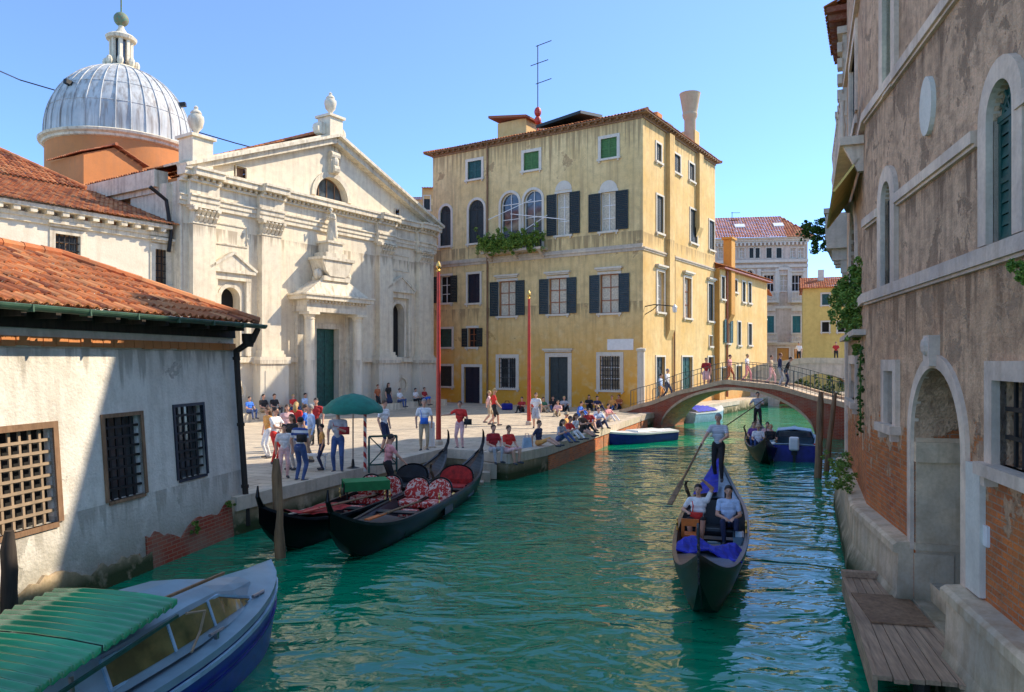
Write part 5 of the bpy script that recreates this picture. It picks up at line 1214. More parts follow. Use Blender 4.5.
# ------------------------------------------------------------ gondolas
GL = 10.8
def gsheer(t): return .50+.06*t*t+.62*max(0, (abs(t)-.45)/.55)**2.6
def gbeam(t): return .70*max(0., 1-abs(t)**2.3)**.85+.015
def gkeel(t): return -.14+.10*t*t+(.85 if t > 0 else .95)*max(0, (abs(t)-.62)/.38)**2.4
def gondola(loc, head, label, scale=1., bow_iron=True, deck='black2', group='gondolas on the canal', roll=0., interior='black2', rug=None, lift_b=0., cover=None):
    r = thing('gondola', label, 'gondola', loc, math.radians(head), group)
    r.scale = (scale,)*3; WM[r.name] = WM[r.name] @ Matrix.Diagonal((scale, scale, scale, 1)); r.rotation_euler[0] = roll
    N = 48; ts = [-1+2*i/N for i in range(N+1)]; X = lambda t: t*GL/2
    mb = MB(); secs = []
    for t in ts:
        b, zs, zk = gbeam(t), gsheer(t), gkeel(t); fl = .50*b
        zk = min(zk, zs-.05)
        half = [(0, zk), (fl, zk+.01), (fl+(b-fl)*.55, zk+(zs-zk)*.38), (b*.97, zk+(zs-zk)*.8), (b, zs)]
        secs.append([(X(t), -y, z) for y, z in half[::-1]]+[(X(t), y, z) for y, z in half[1:]])
    for a, c in zip(secs, secs[1:]):
        for k in range(len(a)-1): mb.q([a[k], a[k+1], c[k+1], c[k]])
    mb.build('hull', M['black'], r, None, True)
    to0, to1 = -.52, .50                                        # open well
    for nm_, sel, t in (('stern_deck', lambda m: m < to0, to0), ('fore_deck', lambda m: m > to1, to1)):
        mb = MB()
        for t0, t1 in zip(ts, ts[1:]):
            if not sel((t0+t1)/2): continue
            for s0, s1 in ((-1, 0), (0, 1)):
                mb.q([(X(u_), gbeam(u_)*.97*s_, gsheer(u_)-.012+(.07*(1-abs(s_)))) for u_, s_ in ((t0, s0), (t0, s1), (t1, s1), (t1, s0))])
        te = ts[min(range(len(ts)), key=lambda i: abs(ts[i]-t))]
        mb.q([(X(te),-gbeam(te)*.97,gsheer(te)-.012),(X(te),0,gsheer(te)+.058),(X(te),gbeam(te)*.97,gsheer(te)-.012),(X(te),gbeam(te)*.8,.12),(X(te),-gbeam(te)*.8,.12)])
        mb.build(nm_, M[deck if nm_ == 'stern_deck' else 'black2'], r)
    for sg in (-1, 1):
        mb = MB()
        for t0, t1 in zip(ts, ts[1:]):
            m = (t0+t1)/2
            a0, a1 = gbeam(t0)*sg, gbeam(t1)*sg
            w = .07
            if abs(m) > .93: w = .02
            b0, b1 = a0-sg*min(w, abs(a0)*.8), a1-sg*min(w, abs(a1)*.8); z0, z1 = gsheer(t0), gsheer(t1)
            mb.hexa([(X(t0),a0*1.01,z0-.03),(X(t1),a1*1.01,z1-.03),(X(t1),b1,z1-.03),(X(t0),b0,z0-.03)], [(X(t0),a0*1.01,z0+.03),(X(t1),a1*1.01,z1+.03),(X(t1),b1,z1+.03),(X(t0),b0,z0+.03)])
        mb.build('gunwale', M['black2'], r)
    mb = MB()
    for sg in (-1, 1):
        for t0, t1 in zip(ts, ts[1:]):
            if to0-.02 < (t0+t1)/2 < to1+.02:
                P = lambda t, k, z: (X(t), sg*(gbeam(t)-.075)*k, z)
                mb.q([P(t0,1,gsheer(t0)-.01),P(t1,1,gsheer(t1)-.01),P(t1,.72,.11),P(t0,.72,.11)])
    for t0, t1 in zip(ts, ts[1:]):
        if to0-.02 < (t0+t1)/2 < to1+.02: mb.q([(X(t0),-gbeam(t0)*.7,.11),(X(t1),-gbeam(t1)*.7,.11),(X(t1),gbeam(t1)*.7,.11),(X(t0),gbeam(t0)*.7,.11)])
    for i in range(7): x = X(to0+.06+(to1-to0-.12)*i/6); b = gbeam(x/GL*2); mb.box(x-.02, x+.02, -b*.7, b*.7, .11, .15)
    mb.build('inner_hull', M[interior], r)
    # stern curl / bow iron
    mb = MB(); x = X(-1); z = gsheer(-1)
    mb.tube([(x+.35,0,z-.16),(x+.1,0,z-.02),(x-.08,0,z+.12),(x-.16,0,z+.32),(x-.13,0,z+.50),(x-.05,0,z+.58)], [.05,.06,.055,.045,.03,.015], 8); mb.build('stern_post', M['black'], r)
    mb = MB(); x = X(1); z = gsheer(1)
    if bow_iron:
        P = [(x-.5,gsheer(.9)-.62),(x-.1,z-.55),(x+.05,z-.2),(x+.09,z+.12),(x+.06,z+.25),(x+.14,z+.36),(x+.24,z+.30),(x+.22,z+.44),(x+.08,z+.48),(x-.05,z+.36),(x-.05,z+.15),(x-.08,z-.05),(x-.2,z-.3)]
        mb.prism([(a, b) for a, b in P], -.014, .014, 'y')
        for i in range(6): zz_ = z+.16-i*.1; mb.box(x+.04-(i*.01), x+.24-(i*.012), -.012, .012, zz_, zz_+.05)
        mb.box(x-.22, x-.05, -.012, .012, z+.02, z+.07)
        mb.build('bow_iron', M['iron'], r)
    else:
        mb.tube([(x-.3,0,z-.16),(x-.05,0,z),(x+.06,0,z+.2),(x+.05,0,z+.42)], [.05,.06,.045,.015], 8); mb.build('bow_post', M['black'], r)
    # forcola, cross benches, brass
    mb = MB(); xf = X(-.42); yf = -gbeam(-.42)+.03
    mb.tube([(xf,yf,.45),(xf,yf-.02,.68),(xf+.05,yf-.06,.80),(xf-.03,yf-.10,.90),(xf+.04,yf-.07,1.0),(xf+.08,yf-.02,1.02)], [.045,.04,.045,.035,.028,.018], 8); mb.build('oarlock', M['bark'], r)
    for t in (.33, -.27):
        mb = MB(); b = gbeam(t)-.08; mb.box(X(t)-.14, X(t)+.14, -b, b, .42, .46); mb.build('thwart', M['black2'], r)
    for sg in (-1, 1):
        mb = MB(); x = X(.16); y = sg*(gbeam(.16)-.05); mb.tube([(x,y,.5),(x,y,.60),(x+.03,y,.67),(x-.01,y,.72),(x+.02,y,.76)], [.03,.015,.025,.015,.02], 8)
        mb.build('brass_ornament', M['gold'], r)
    if rug:
        mb = MB(); b = .4; mb.box(X(-.22), X(.30), -b, b, .12, .16); mb.build('floor_carpet', M[rug], r)
    if cover:
        mb = MB()
        for t0, t1 in zip(ts, ts[1:]):
            if cover[0] <= t0 and t1 <= cover[1]:
                for s0, s1 in ((cover[3], (cover[3]+cover[4])/2), ((cover[3]+cover[4])/2, cover[4])):
                    mb.q([(X(t), gbeam(t)*s_, gsheer(t)+.075+.09*(1-abs(s_))+.015*math.sin(t*60)) for t, s_ in ((t0, s0), (t0, s1), (t1, s1), (t1, s0))])
        mb.build('deck_cloth', M[cover[2]], r)
    return r
def gchair(g, x, y, face, label, mat='brocade', s=1., double=False, group='gondola seats'):
    W_ = WM[g.name]; p = W_ @ Vector((x, y, .13)); rz = g.rotation_euler[2]+face
    r = thing('armchair', label, 'seat', p, rz, group)
    w = .47 if double else .31
    mb = MB(); mb.box(-.26, .24, -w, w, .14, .30); 
    o = mb.build('seat_cushion', M[mat], r); bv = o.modifiers.new('b', 'BEVEL'); bv.width = .05; bv.segments = 3
    mb = MB(); n = 14                                          # rounded shell back, behind -x
    rows = [(-.30,.12),(-.34,.35),(-.40,.60),(-.43,.72)]
    prof = []
    for i in range(n+1):
        a = -PI/2+PI*i/n; prof.append((math.sin(a)*w, .42+.34*math.cos(a)**.8 if abs(math.cos(a)) > 1e-6 else .42))
    poly = [(-w, .12)]+prof+[(w, .12)]
    mb.hexa([(-.40,-w,.12),(-.26,-w,.12),(-.26,w,.12),(-.40,w,.12)], [(-.46,-w,.42),(-.30,-w,.42),(-.30,w,.42),(-.46,w,.42)])
    vs = [(-.30-.16*(z-.42)/.3, y_, z) for y_, z in prof]+[(-.46-.16*(z-.42)/.3, y_, z) for y_, z in prof]; m = n+1
    mb.raw(vs, [tuple(range(m)), tuple(range(2*m-1, m-1, -1))]+[(i, i+1, m+i+1, m+i) for i in range(n)]); mb.build('seat_back', M[mat], r)
    mb = MB(); mb.tube([(-.38-.16*(z-.42)/.3, y_*1.03, z+.02) for y_, z in prof], .025, 6)
    for sg in (-1, 1): mb.box(-.42, .2, sg*w-.035, sg*w+.035, .0, .34); 
    mb.build('seat_frame', M['black'], r)
    return r
def oar(p, q, label, blade_at_q=True, blade='pole', group=None):
    p = Vector(p); q = Vector(q); d = (q-p).normalized(); L_ = (q-p).length
    r = thing('oar', label, 'oar', tuple(p), 0, group)
    q2 = q-p; mb = MB(); mb.tube([(0,0,0), q2*.8], [.022,.03], 8); mb.build('shaft', M['pole'], r)
    side = d.cross(Vector((0,0,1))).normalized(); up = side.cross(d)
    mb = MB(); a = q2*.68; w = .06
    P = [a-side*.02, a+d*L_*.08-side*w, q2-side*w, q2+side*w, a+d*L_*.08+side*w, a+side*.02]
    mb.raw([x+up*.012 for x in P]+[x-up*.012 for x in P], [(0,1,2,3,4,5),(11,10,9,8,7,6)]+[(i,(i+1)%6,(i+1)%6+6,i+6) for i in range(6)]); mb.build('blade', M[blade], r)
    return r
def seg_place(p_stern, p_bow):
    a = Vector(p_stern); b = Vector(p_bow); m = (a+b)/2; d = b-a
    return (m.x, m.y, 0), math.degrees(math.atan2(d.y, d.x)), d.length/GL
# main gondola under way, bow towards the camera
loc, hd, sc = seg_place((5.72, 20.4), (2.66, 10.4))
G3 = gondola(loc, hd, 'gondola under way with a gondolier and two passengers, blue cloth over its deck', 1.0, deck='steelblue', rug=None, cover=(-.96,-.5,'blue_cloth',-1.0,.05), roll=0.02)
W3 = WM[G3.name]; G3W = lambda x, y, z: W3 @ Vector((x, y, z))
mb = MB(); n = 10                                             # cloth hanging across the foredeck
for i in range(n):
    a, b = -.56+1.12*i/n, -.56+1.12*(i+1)/n
    for j in range(4):
        x0, x1 = 2.05+j*.2, 2.05+(j+1)*.2; P = lambda x, y: (x+.5*y, y, .60+.07*math.sin(y*9+x*5)+(.0 if abs(y) < .5 else -.06))
        mb.q([P(x0,a),P(x0,b),P(x1,b),P(x1,a)])
o = mb.build('blue_cloth', M['blue_cloth'], None, W3); tag(o, 'rumpled royal blue cloth thrown across the front of the gondola under way', 'cloth')
o.modifiers.new('s', 'SOLIDIFY').thickness = .03
for k, (x, y, r_) in enumerate(((1.25,-.1,.1),(.75,.5,0))):
    t = thing('folding_panel', ['large pale panel leaning in the gondola just behind the blue cloth','small pale step beside the passengers, near the gunwale'][k], 'panel', tuple(G3W(x, y, .3)), math.radians(hd)+r_)
    mb = MB(); mb.hexa([(-.3,-.25,0),(.3,-.25,.12),(.3,.25,.12),(-.3,.25,0)] if k == 0 else [(-.25,-.1,0),(.25,-.1,0),(.25,.1,0),(-.25,.1,0)], [(-.3,-.25,.05),(.3,-.25,.17),(.3,.25,.17),(-.3,.25,.05)] if k == 0 else [(-.25,-.1,.18),(.25,-.1,.18),(.25,.1,.18),(-.25,.1,.18)]); mb.build('board', M['paleroof'], t)
    mb = MB(); 
    for yy in (-.22, 0, .22) if k == 0 else (-.08, .08): mb.bar((-.28,yy,.055 if k == 0 else .182),(.28,yy,.175 if k == 0 else .182),.03,.012)
    mb.build('trim', M['black'], t)
gchair(G3, -.05, 0, 0, 'dark double seat under the two passengers of the gondola under way', 'black2', double=True)
hf = hd+90
seat = G3W(.05, -.30, .43); seat2 = G3W(.05, .30, .43)        # local -y is picture right or left; decided below
pa, pb = (seat, seat2) if seat.x < seat2.x else (seat2, seat)
person(pa, hf-4, 'gondola passenger in a white tee with a red bag, one hand raised to her hair', 'white', 'black', 'dark', 'sit', 1.66, vox=.012, lhand=(-.22,-.2,.34), rhand=(.15,-.10,1.0), shorts=True, longhair=False, bag=(-.02,-.2,.24,'red'), seat_drop=.30)
person(pb, hf+4, 'gondola passenger in a pale blue tee and dark trousers, hands in her lap', 'ltblue', 'navy', 'dark', 'sit', 1.66, vox=.012, longhair=True, lhand=(-.10,-.3,.28), rhand=(.10,-.3,.28), seat_drop=.30)
t = thing('chair', 'small orange wooden chair at the knees of the woman with the red bag', 'chair', tuple(G3W(.7,-.42 if pa is seat else .42,.12)), math.radians(hd)+PI)
mb = MB(); mb.box(-.17, .17, -.17, .17, .26, .3); mb.build('seat', M['orange'], t)
for sx in (-1, 1):
    for sy in (-1, 1): mb = MB(); mb.box(sx*.14-.02, sx*.14+.02, sy*.14-.02, sy*.14+.02, 0, .26); mb.build('leg', M['orange'], t)
mb = MB(); mb.box(-.17,-.13,-.17,-.11,.3,.62); mb.box(-.17,-.13,.11,.17,.3,.62); mb.box(-.17,-.13,-.11,.11,.48,.62); mb.build('backrest', M['orange'], t)
gp3 = G3W(-4.15, 0, gsheer(-.77)+.06)
_, hl, hr = person(gp3, hf-14, 'grey haired gondolier standing at the stern in a grey striped polo and dark trousers, rowing', 'gstripe', 'black', 'grey', 'row', 1.76, vox=.012, lhand=(-.30,-.40,1.02), rhand=(.22,-.42,1.12))
o_dir = (hl-hr).normalized(); q = Vector((px(672,16.6), 16.6, zz(500,16.6)))
hm = hl
d_ = (q-hm).normalized(); oar(hr if False else hm-d_*.75, hm+d_*((q-hm).length+.2), 'long wooden oar held out to the left by the grey haired gondolier')
# moored pair at the landing
loc, hd1, sc1 = seg_place((-.95, 23.6), (-3.35, 13.55))
G1 = gondola(loc, hd1, 'black moored gondola nearest the open water, red seats and red carpet inside', sc1, rug='redcloth', bow_iron=False, deck='black')
loc, hd2, sc2 = seg_place((-2.1, 23.9), (-4.85, 14.2))
G2 = gondola(loc, hd2, 'black moored gondola lying inside against the landing step, red cloth on its foredeck', sc2, rug='redcloth', bow_iron=False, cover=(.40,.86,'redcloth',-.7,.7), deck='black')
for G, nm, ys in ((G1, 'outer', .31), (G2, 'inner', .31)):
    for k, sg in enumerate((-1, 1)):
        gchair(G, .25, sg*ys, 0, 'red and white brocade chair in the %s moored gondola, the one on its %s side' % (nm, ('left', 'right')[k] if False else ('quay', 'water')[k if (WM[G.name] @ Vector((0,1,0))).x > (WM[G.name] @ Vector((0,-1,0))).x else 1-k]), 'brocade')
gchair(G1, -2.2, 0, 0, 'wide red double seat further back in the outer moored gondola', 'redcloth', double=True)
gchair(G2, -2.0, 0, 0, 'wide dark double seat further back in the inner moored gondola', 'black2', double=True)
for k, (G, x, y) in enumerate(((G1, 1.25, .0), (G2, 1.3, .0), (G1, -1.0, .38))):
    t = thing('cushion', ['patterned footstool in front of the chairs of the outer moored gondola','patterned footstool in front of the chairs of the inner moored gondola','gold and cream bolster behind the chairs of the outer moored gondola'][k], 'footstool' if k < 2 else 'cushion', tuple(WM[G.name] @ Vector((x, y, .17))), G.rotation_euler[2])
    mb = MB(); mb.box(-.16, .16, -.2, .2, .08, .2) if k < 2 else mb.ball((0,0,.15), (.2,.16,.12)); mb.build('pad', M['brocade'] if k < 2 else M['gold'], t)
    mb = MB(); mb.box(-.14, .14, -.18, .18, 0, .078) if k < 2 else mb.box(-.1, .1, -.1, .1, -.02, .06); mb.build('base', M['black'], t)
W1 = WM[G1.name]; W2 = WM[G2.name]
oar(W1 @ Vector((1.2,.3,.62)), W1 @ Vector((4.3,.28,.80)), 'oar with a yellow blade laid along the outer moored gondola', blade='orange', group='oars laid in the moored gondolas')
oar(W2 @ Vector((.8,.35,.62)), W2 @ Vector((4.1,.20,.80)), 'oar with a red blade laid along the inner moored gondola', blade='red', group='oars laid in the moored gondolas')
# second gondola under way near the bridge
loc, hd4, sc4 = seg_place((12.0, 36.3), (9.2, 26.8))
G4 = gondola(loc, hd4, 'farther gondola coming from under the footbridge, crowded with passengers', sc4, rug=None)
W4 = WM[G4.name]; h4 = hd4+90
cols = (('purple','jeans','brown',None),('palepink','black','brown',None),('white','jeans','dark','cream'),('black','beige','blond',None))
for i, (x, y, lb) in enumerate(((.0,-.3,'passenger in a purple top on the left of the farther gondola'),(.0,.3,'passenger in a pale pink top on the right of the farther gondola'),(1.3,-.15,'passenger in front in the farther gondola wearing a white top and a straw hat'),(1.2,.38,'blond passenger in black sitting low at the right gunwale of the farther gondola'))):
    c = cols[i]; person(W4 @ Vector((x, y if i % 2 else y, .40)), h4, lb, c[0], c[1], c[2], 'sit', 1.68, seat_drop=.26, hat='beige' if c[3] else None)
_, hl, hr = person(W4 @ Vector((-3.9, 0, gsheer(-.72)+.06)), h4, 'dark haired gondolier in a light grey top rowing the farther gondola under the bridge', 'grey', 'black', 'dark', 'row', 1.76, lhand=(-.32,-.35,1.15), rhand=(.1,-.42,1.25))
oar(hr+(hr-hl).normalized()*.3+Vector((0,0,.1)), hl+(hl-hr).normalized()*1.5+Vector((-.6,-.5,-1.0)), 'oar of the gondolier who passes under the footbridge')

# ------------------------------------------------------------ motorboats
def boat(loc, head, label, L_, Bm, dep, hullm, deckm, z0=-.2, inner=None, well=(-.42,.25), group=None, bowp=2.2, cat='boat', rim=.1, sheer=.18):
    r = thing('boat', label, cat, loc, math.radians(head), group); N = 28
    def bb(t): return Bm/2*((1-max(0, t)**bowp)**.8 if t < 1 else 0)*(1-.10*max(0, -t))+.01
    def zs(t): return dep+sheer*max(0, t)**2
    X = lambda t: t*L_/2; ts = [-1+2*i/N for i in range(N+1)]
    mb = MB(); secs = []
    for t in ts:
        b = bb(t); zk = z0+(dep-z0)*.75*max(0, (t-.7)/.3)**2.2; fl = b*.75
        h = [(0, zk-.05), (fl, zk+.02), (b*.93, zk+(zs(t)-zk)*.45), (b, zs(t))]
        secs.append([(X(t), -y, z) for y, z in h[::-1]]+[(X(t), y, z) for y, z in h[1:]])
    for a, c in zip(secs, secs[1:]):
        for k in range(len(a)-1): mb.q([a[k], a[k+1], c[k+1], c[k]])
    mb.q(secs[0]); mb.build('hull', M[hullm], r, None, True)
    mb = MB()
    for t0, t1 in zip(ts, ts[1:]):
        m = (t0+t1)/2; inw = well and well[0] < m < well[1]
        for sg in (-1, 1):
            i0, i1 = (max(.0, bb(t0)-rim*1.6), max(.0, bb(t1)-rim*1.6)) if inw else (0, 0)
            z0_, z1_ = zs(t0), zs(t1); cm = .05 if not inw else .0
            mb.q([(X(t0),sg*bb(t0)*1.02,z0_+.01),(X(t1),sg*bb(t1)*1.02,z1_+.01),(X(t1),sg*i1,z1_+.02+cm),(X(t0),sg*i0,z0_+.02+cm)])
            mb.q([(X(t0),sg*bb(t0)*1.02,z0_+.01),(X(t1),sg*bb(t1)*1.02,z1_+.01),(X(t1),sg*bb(t1)*1.02,z1_-.07),(X(t0),sg*bb(t0)*1.02,z0_-.07)])
            if inw:
                mb.q([(X(t0),sg*i0,z0_+.02),(X(t1),sg*i1,z1_+.02),(X(t1),sg*i1*.95,.05),(X(t0),sg*i0*.95,.05)]); mb.q([(X(t0),sg*i0*.95,.05),(X(t1),sg*i1*.95,.05),(X(t1),0,.05),(X(t0),0,.05)])
    if well:
        for t in well: b = bb(t)-rim*1.6; mb.q([(X(t),-b,zs(t)+.06),(X(t),b,zs(t)+.06),(X(t),b,.05),(X(t),-b,.05)])
    mb.build('deck', M[deckm], r, None, True)
    r['L'] = 0; del r['L']
    return r, bb, zs
def outboard(r, x, z, s=1., col='plastic'):
    mb = MB(); mb.box(x-.22*s, x+.12*s, -.15*s, .15*s, z, z+.42*s); o = mb.build('outboard_motor', M[col], r); b = o.modifiers.new('b', 'BEVEL'); b.width = .06*s; b.segments = 3
    mb = MB(); mb.box(x-.14*s, x+.02, -.05, .05, -.4, z+.01); mb.box(x+.02, x+.2, -.1, .1, z-.2, z-.05); mb.build('motor_leg', M['iron'], o)
# the near one with the green canopy
r, bb, zs = boat((-4.37, 7.26, 0), 90-14, 'blue and pale grey cabin motorboat with a green corrugated canopy, moored by the white house', 7.2, 1.86, .72, 'royal', 'paleroof', well=None, sheer=.22, bowp=2.6)
T = lambda t: t*3.6
mb = MB()
secs = []
for x, w, z in ((-.6,.76,1.22),(.45,.74,1.26),(1.0,.71,1.28),(1.6,.62,1.24),(2.1,.52,1.10),(2.8,.30,.93)):
    secs.append([(x,-w-.06,.80),(x,-w+.10,z-.06),(x,-w*.6,z),(x,0,z+.05),(x,w*.6,z),(x,w-.10,z-.06),(x,w+.06,.80)])
for a, c in zip(secs, secs[1:]):
    for k in range(6): mb.q([a[k],a[k+1],c[k+1],c[k]])
mb.q(secs[-1]); mb.q(secs[0])
cb = mb.build('cabin', M['paleroof'], r)
for sg in (-1, 1):
    mb = MB()
    def sp(x, k):                                              # point on the cabin side, k from foot to roof
        for i in range(len(secs)-1):
            if secs[i][0][0] <= x <= secs[i+1][0][0]:
                t = (x-secs[i][0][0])/(secs[i+1][0][0]-secs[i][0][0]); A_ = Vector(secs[i][0]).lerp(Vector(secs[i+1][0]), t); B_ = Vector(secs[i][1]).lerp(Vector(secs[i+1][1]), t)
                p = A_.lerp(B_, k); return (p.x, (p.y-.012)*-sg, p.z)
    xs_ = [-.3+i*.1 for i in range(28)]
    for a, b in zip(xs_, xs_[1:]):
        hi = lambda x: .88 if x < 1.6 else .88-.5*(x-1.6)/.82
        mb.q([sp(a,.22),sp(b,.22),sp(b,hi(b)),sp(a,hi(a))])
    wq = mb.build('side_window', M['tinted'], cb)
    mb = MB()
    for xx in (-.3, .6, 1.35, 2.38): mb.bar(sp(xx,.2), sp(xx,.9 if xx < 2 else .38), .03)
    mb.bar(sp(-.3,.2), sp(2.38,.2), .03); mb.bar(sp(-.3,.9), sp(1.6,.9), .03); mb.bar(sp(1.6,.9), sp(2.38,.4), .03); mb.build('window_trim', M['ltblue'], wq)
mb = MB()
for i in range(5):
    pass
mb.bar((.8,-.46,1.345),(1.9,-.42,1.31),.03); mb.build('grab_rail', M['brownwood'], cb)
mb = MB()                                                     # rubbing strake and lower stripe
ts = [-1+2*i/28 for i in range(29)]
for sg in (-1, 1):
    for t0, t1 in zip(ts, ts[1:]): mb.bar((T(t0),sg*bb(t0)*1.03,zs(t0)-.12),(T(t1),sg*bb(t1)*1.03,zs(t1)-.12),.035,.05)
mb.build('rubbing_strake', M['ltblue'], r)
mb = MB()
for sg in (-1, 1):
    for t0, t1 in zip(ts, ts[1:]): mb.bar((T(t0),sg*bb(t0)*.99,zs(t0)-.36),(T(t1),sg*bb(t1)*.99,zs(t1)-.36),.025,.03)
mb.build('hull_stripe', M['navy'], r)
for x, y in ((3.1,.12),(2.5,-.50),(1.2,-.82)):
    mb = MB(); mb.tube([(x-.12,y,zs(.6)+.08),(x+.12,y,zs(.6)+.08)], .022, 6); mb.box(x-.02,x+.02,y-.02,y+.02,zs(.6),zs(.6)+.08); mb.build('cleat', M['metal'], r)
CP = [(-1,-.055),(-1,0),(-.5,.028),(0,.036),(.5,.028),(1,0),(1,-.055)]
def cz(x): return 1.40-.085*(.62-x)
def cw(x): return .76+.045*(.62-x)
for seg in range(3):
    x1 = .62-seg*1.06; x0 = x1-1.04; K = 108; mb = MB()
    rb = lambda x: .5+.5*math.cos((x-x0)*2*PI/.115)
    for i in range(K):
        a, b = x0+(x1-x0)*i/K, x0+(x1-x0)*(i+1)/K
        for k in range(len(CP)-1):
            Q = lambda x, c: (x, c[0]*(cw(x)+.012*rb(x)), cz(x)+c[1]+.024*rb(x))
            mb.q([Q(a,CP[k]),Q(b,CP[k]),Q(b,CP[k+1]),Q(a,CP[k+1])])
    mb.build('canopy_panel', M['corr'], r, None, 'all')
for x in (-.75, -1.54, -2.5):
    for sg in (-1, 1): mb = MB(); mb.bar((x, sg*cw(x)*.97, cz(x)-.1), (x, sg*.84, .74), .03); mb.build('canopy_post', M['metal'], r)
for sg in (-1, 1):
    mb = MB(); mb.bar((.62,sg*(cw(.62)+.015),cz(.62)-.15),(-2.5,sg*(cw(-2.5)+.015),cz(-2.5)-.15),.03); mb.build('canopy_rail', M['dkgreen'], r)
mb = MB(); mb.tube([(.7,-.88,.85),(.95,-.80,.98),(1.0,-.82,1.18),(.72,-.80,1.24)], .015, 6); mb.build('mooring_line', M['beigewood'], r)
# boats by the bridge
def ln(p, q): a = Vector(p); b = Vector(q); m = (a+b)/2; d = b-a; return (m.x, m.y, 0), math.degrees(math.atan2(d.y, d.x)), d.length
loc, h_, L_ = ln((4.35,34.1), (7.75,36.4))
r, bb, zs = boat(loc, h_+180, 'small dark blue boat with a white deck moored along the quay before the bridge', L_, 1.35, .48, 'navy', 'plastic', well=(-.55,.35), sheer=.12)
mb = MB(); mb.box(-1.3, .5, -.45, .45, .46, .58); o = mb.build('tarpaulin', M['plastic'], r); o.modifiers.new('b','BEVEL').width = .05
mb = MB(); mb.box(1.0, 1.3, -.701, -.69, .2, .38); mb.build('number_plate', M['white'], r)
loc, h_, L_ = ln((10.9,46.2), (13.8,49.2))
r, bb, zs = boat(loc, h_, 'white and pale blue boat under a bright blue tarpaulin, moored just beyond the bridge arch', 4.6, 1.7, .62, 'ltblue', 'plastic', well=(-.8,.3), sheer=.2)
mb = MB()
for i in range(10):
    a, b = -2.0+i*.24, -2.0+(i+1)*.24
    for k in range(6):
        P = lambda x, j: (x, -.8+1.6*j/6, .70+.32*math.sin(PI*j/6)*(1-.25*abs(x+.8))+.03*math.sin(x*11+j*3)); mb.q([P(a,k),P(b,k),P(b,k+1),P(a,k+1)])
o = mb.build('tarpaulin', M['blue_cloth'], r, None, 'all'); outboard(r, -2.4, .5, 1.)
loc, h_, L_ = ln((10.75,28.2), (12.9,33.8))
r, bb, zs = boat(loc, h_, 'dark blue motorboat with low pale windscreen and outboard, moored beside the wooden posts', 5.6, 1.9, .62, 'navy', 'paleroof', well=(-.95,.3), sheer=.25)
mb = MB(); secs = []
for x, w, z in ((.0,.80,1.02),(.5,.78,1.08),(1.2,.72,.92),(1.7,.5,.74)): secs.append([(x,-w,.66),(x,-w+.12,z-.08),(x,0,z),(x,w-.12,z-.08),(x,w,.66)])
for a, c in zip(secs, secs[1:]):
    for k in range(4): mb.q([a[k],a[k+1],c[k+1],c[k]])
hdm = mb.build('hood', M['ltblue'], r); hdm.modifiers.new('s','SOLIDIFY').thickness = .04
mb = MB(); mb.q([(-.02,-.66,.68),(-.02,.66,.68),(-.02,.6,.92),(-.02,-.6,.92)]); mb.build('hood_window', M['glass'], hdm)
outboard(r, -2.85, .45, 1.2); mb = MB(); mb.box(-2.5,-2.1,-.7,.7,.3,.45); mb.build('bench', M['plastic'], r)
for y in (-.75, .75): mb = MB(); mb.ball((-2.5,y,.5),(.12,.16,.2),8,6); mb.build('fender', M['white'] if y > 0 else M['redcloth'], r)

# ------------------------------------------------------------ posts, platform, street furniture
def post(x, y, z0, z1, r0, label, lean=(0,0), mat='pole', group=None, r1=None):
    mb = MB(); n = 9; r1 = r1 or r0*.85
    mb.tube([(lean[0]*k/n+random.uniform(-.012,.012), lean[1]*k/n, z0+(z1-z0)*k/n) for k in range(n+1)], [r0+(r1-r0)*k/n for k in range(n)]+[r1*.6], 10)
    o = mb.build('mooring_post', M[mat], None, None, True); place(o, (x, y, 0)); return tag(o, label, 'post', group)
g_ = 'wooden mooring posts in the canal'
post(px(817,24.5), 24.5, -1, 2.85, .125, 'thick pale wooden post standing right of the low motorboat, nearest of the pair', (.12,0), group=g_)
post(px(823,26.0), 26.0, -1, 2.75, .095, 'thinner wooden post just behind the thick pale post', (.42,0), group=g_)
post(px(282,14.6), 14.6, -1, 1.95, .11, 'short pointed wooden post at the tip of the inner moored gondola', (-.12,0), group=g_)
post(px(9,10.4), 10.4, -1, 1.5, .12, 'dark stubby post against the white house behind the green canopy', (0,0), 'pole_dark', group=g_)
for (u, Y, v0, lb) in ((438.5,27,272,'tall red flagpole before the church, the left and nearer of two'),(529,35.3,299,'tall red flagpole before the ochre palazzo, the right and farther of two')):
    zt = zz(v0, Y); t = thing('flagpole', lb, 'flagpole', (px(u,Y), Y, .8), 0, 'red flagpoles on the quay')
    mb = MB(); mb.tube([(0,0,0),(0,0,1.2),(0,0,zt-.8)], [.10,.09,.055], 12); mb.build('pole', M['red'], t, None, True)
    mb = MB(); mb.lathe([(.16,0),(.16,.14),(.11,.2)], (0,0,0), 12); mb.build('base', M['stone'], t)
    mb = MB(); mb.lathe([(.055,0),(.1,.05),(.045,.1),(.1,.2),(.08,.28),(.02,.4)], (0,0,zt-.8), 10); mb.build('finial', M['gold'], t)
t = thing('bollard', 'thick white bollard beside the foot of the left red flagpole', 'bollard', (px(430,25.9), 25.9, .8), 0)
mb = MB(); mb.lathe([(.17,.08),(.17,.9),(.13,.94),(.0,.96)], n=14); mb.build('shaft', M['white'], t, None, True); mb = MB(); mb.lathe([(.22,0),(.22,.08),(.17,.10)], n=14); mb.build('base', M['stone'], t)
t = thing('column', 'tall white plain column at the foot of the bridge beside the ochre palazzo', 'column', (px(641,45), 45, .8), 0)
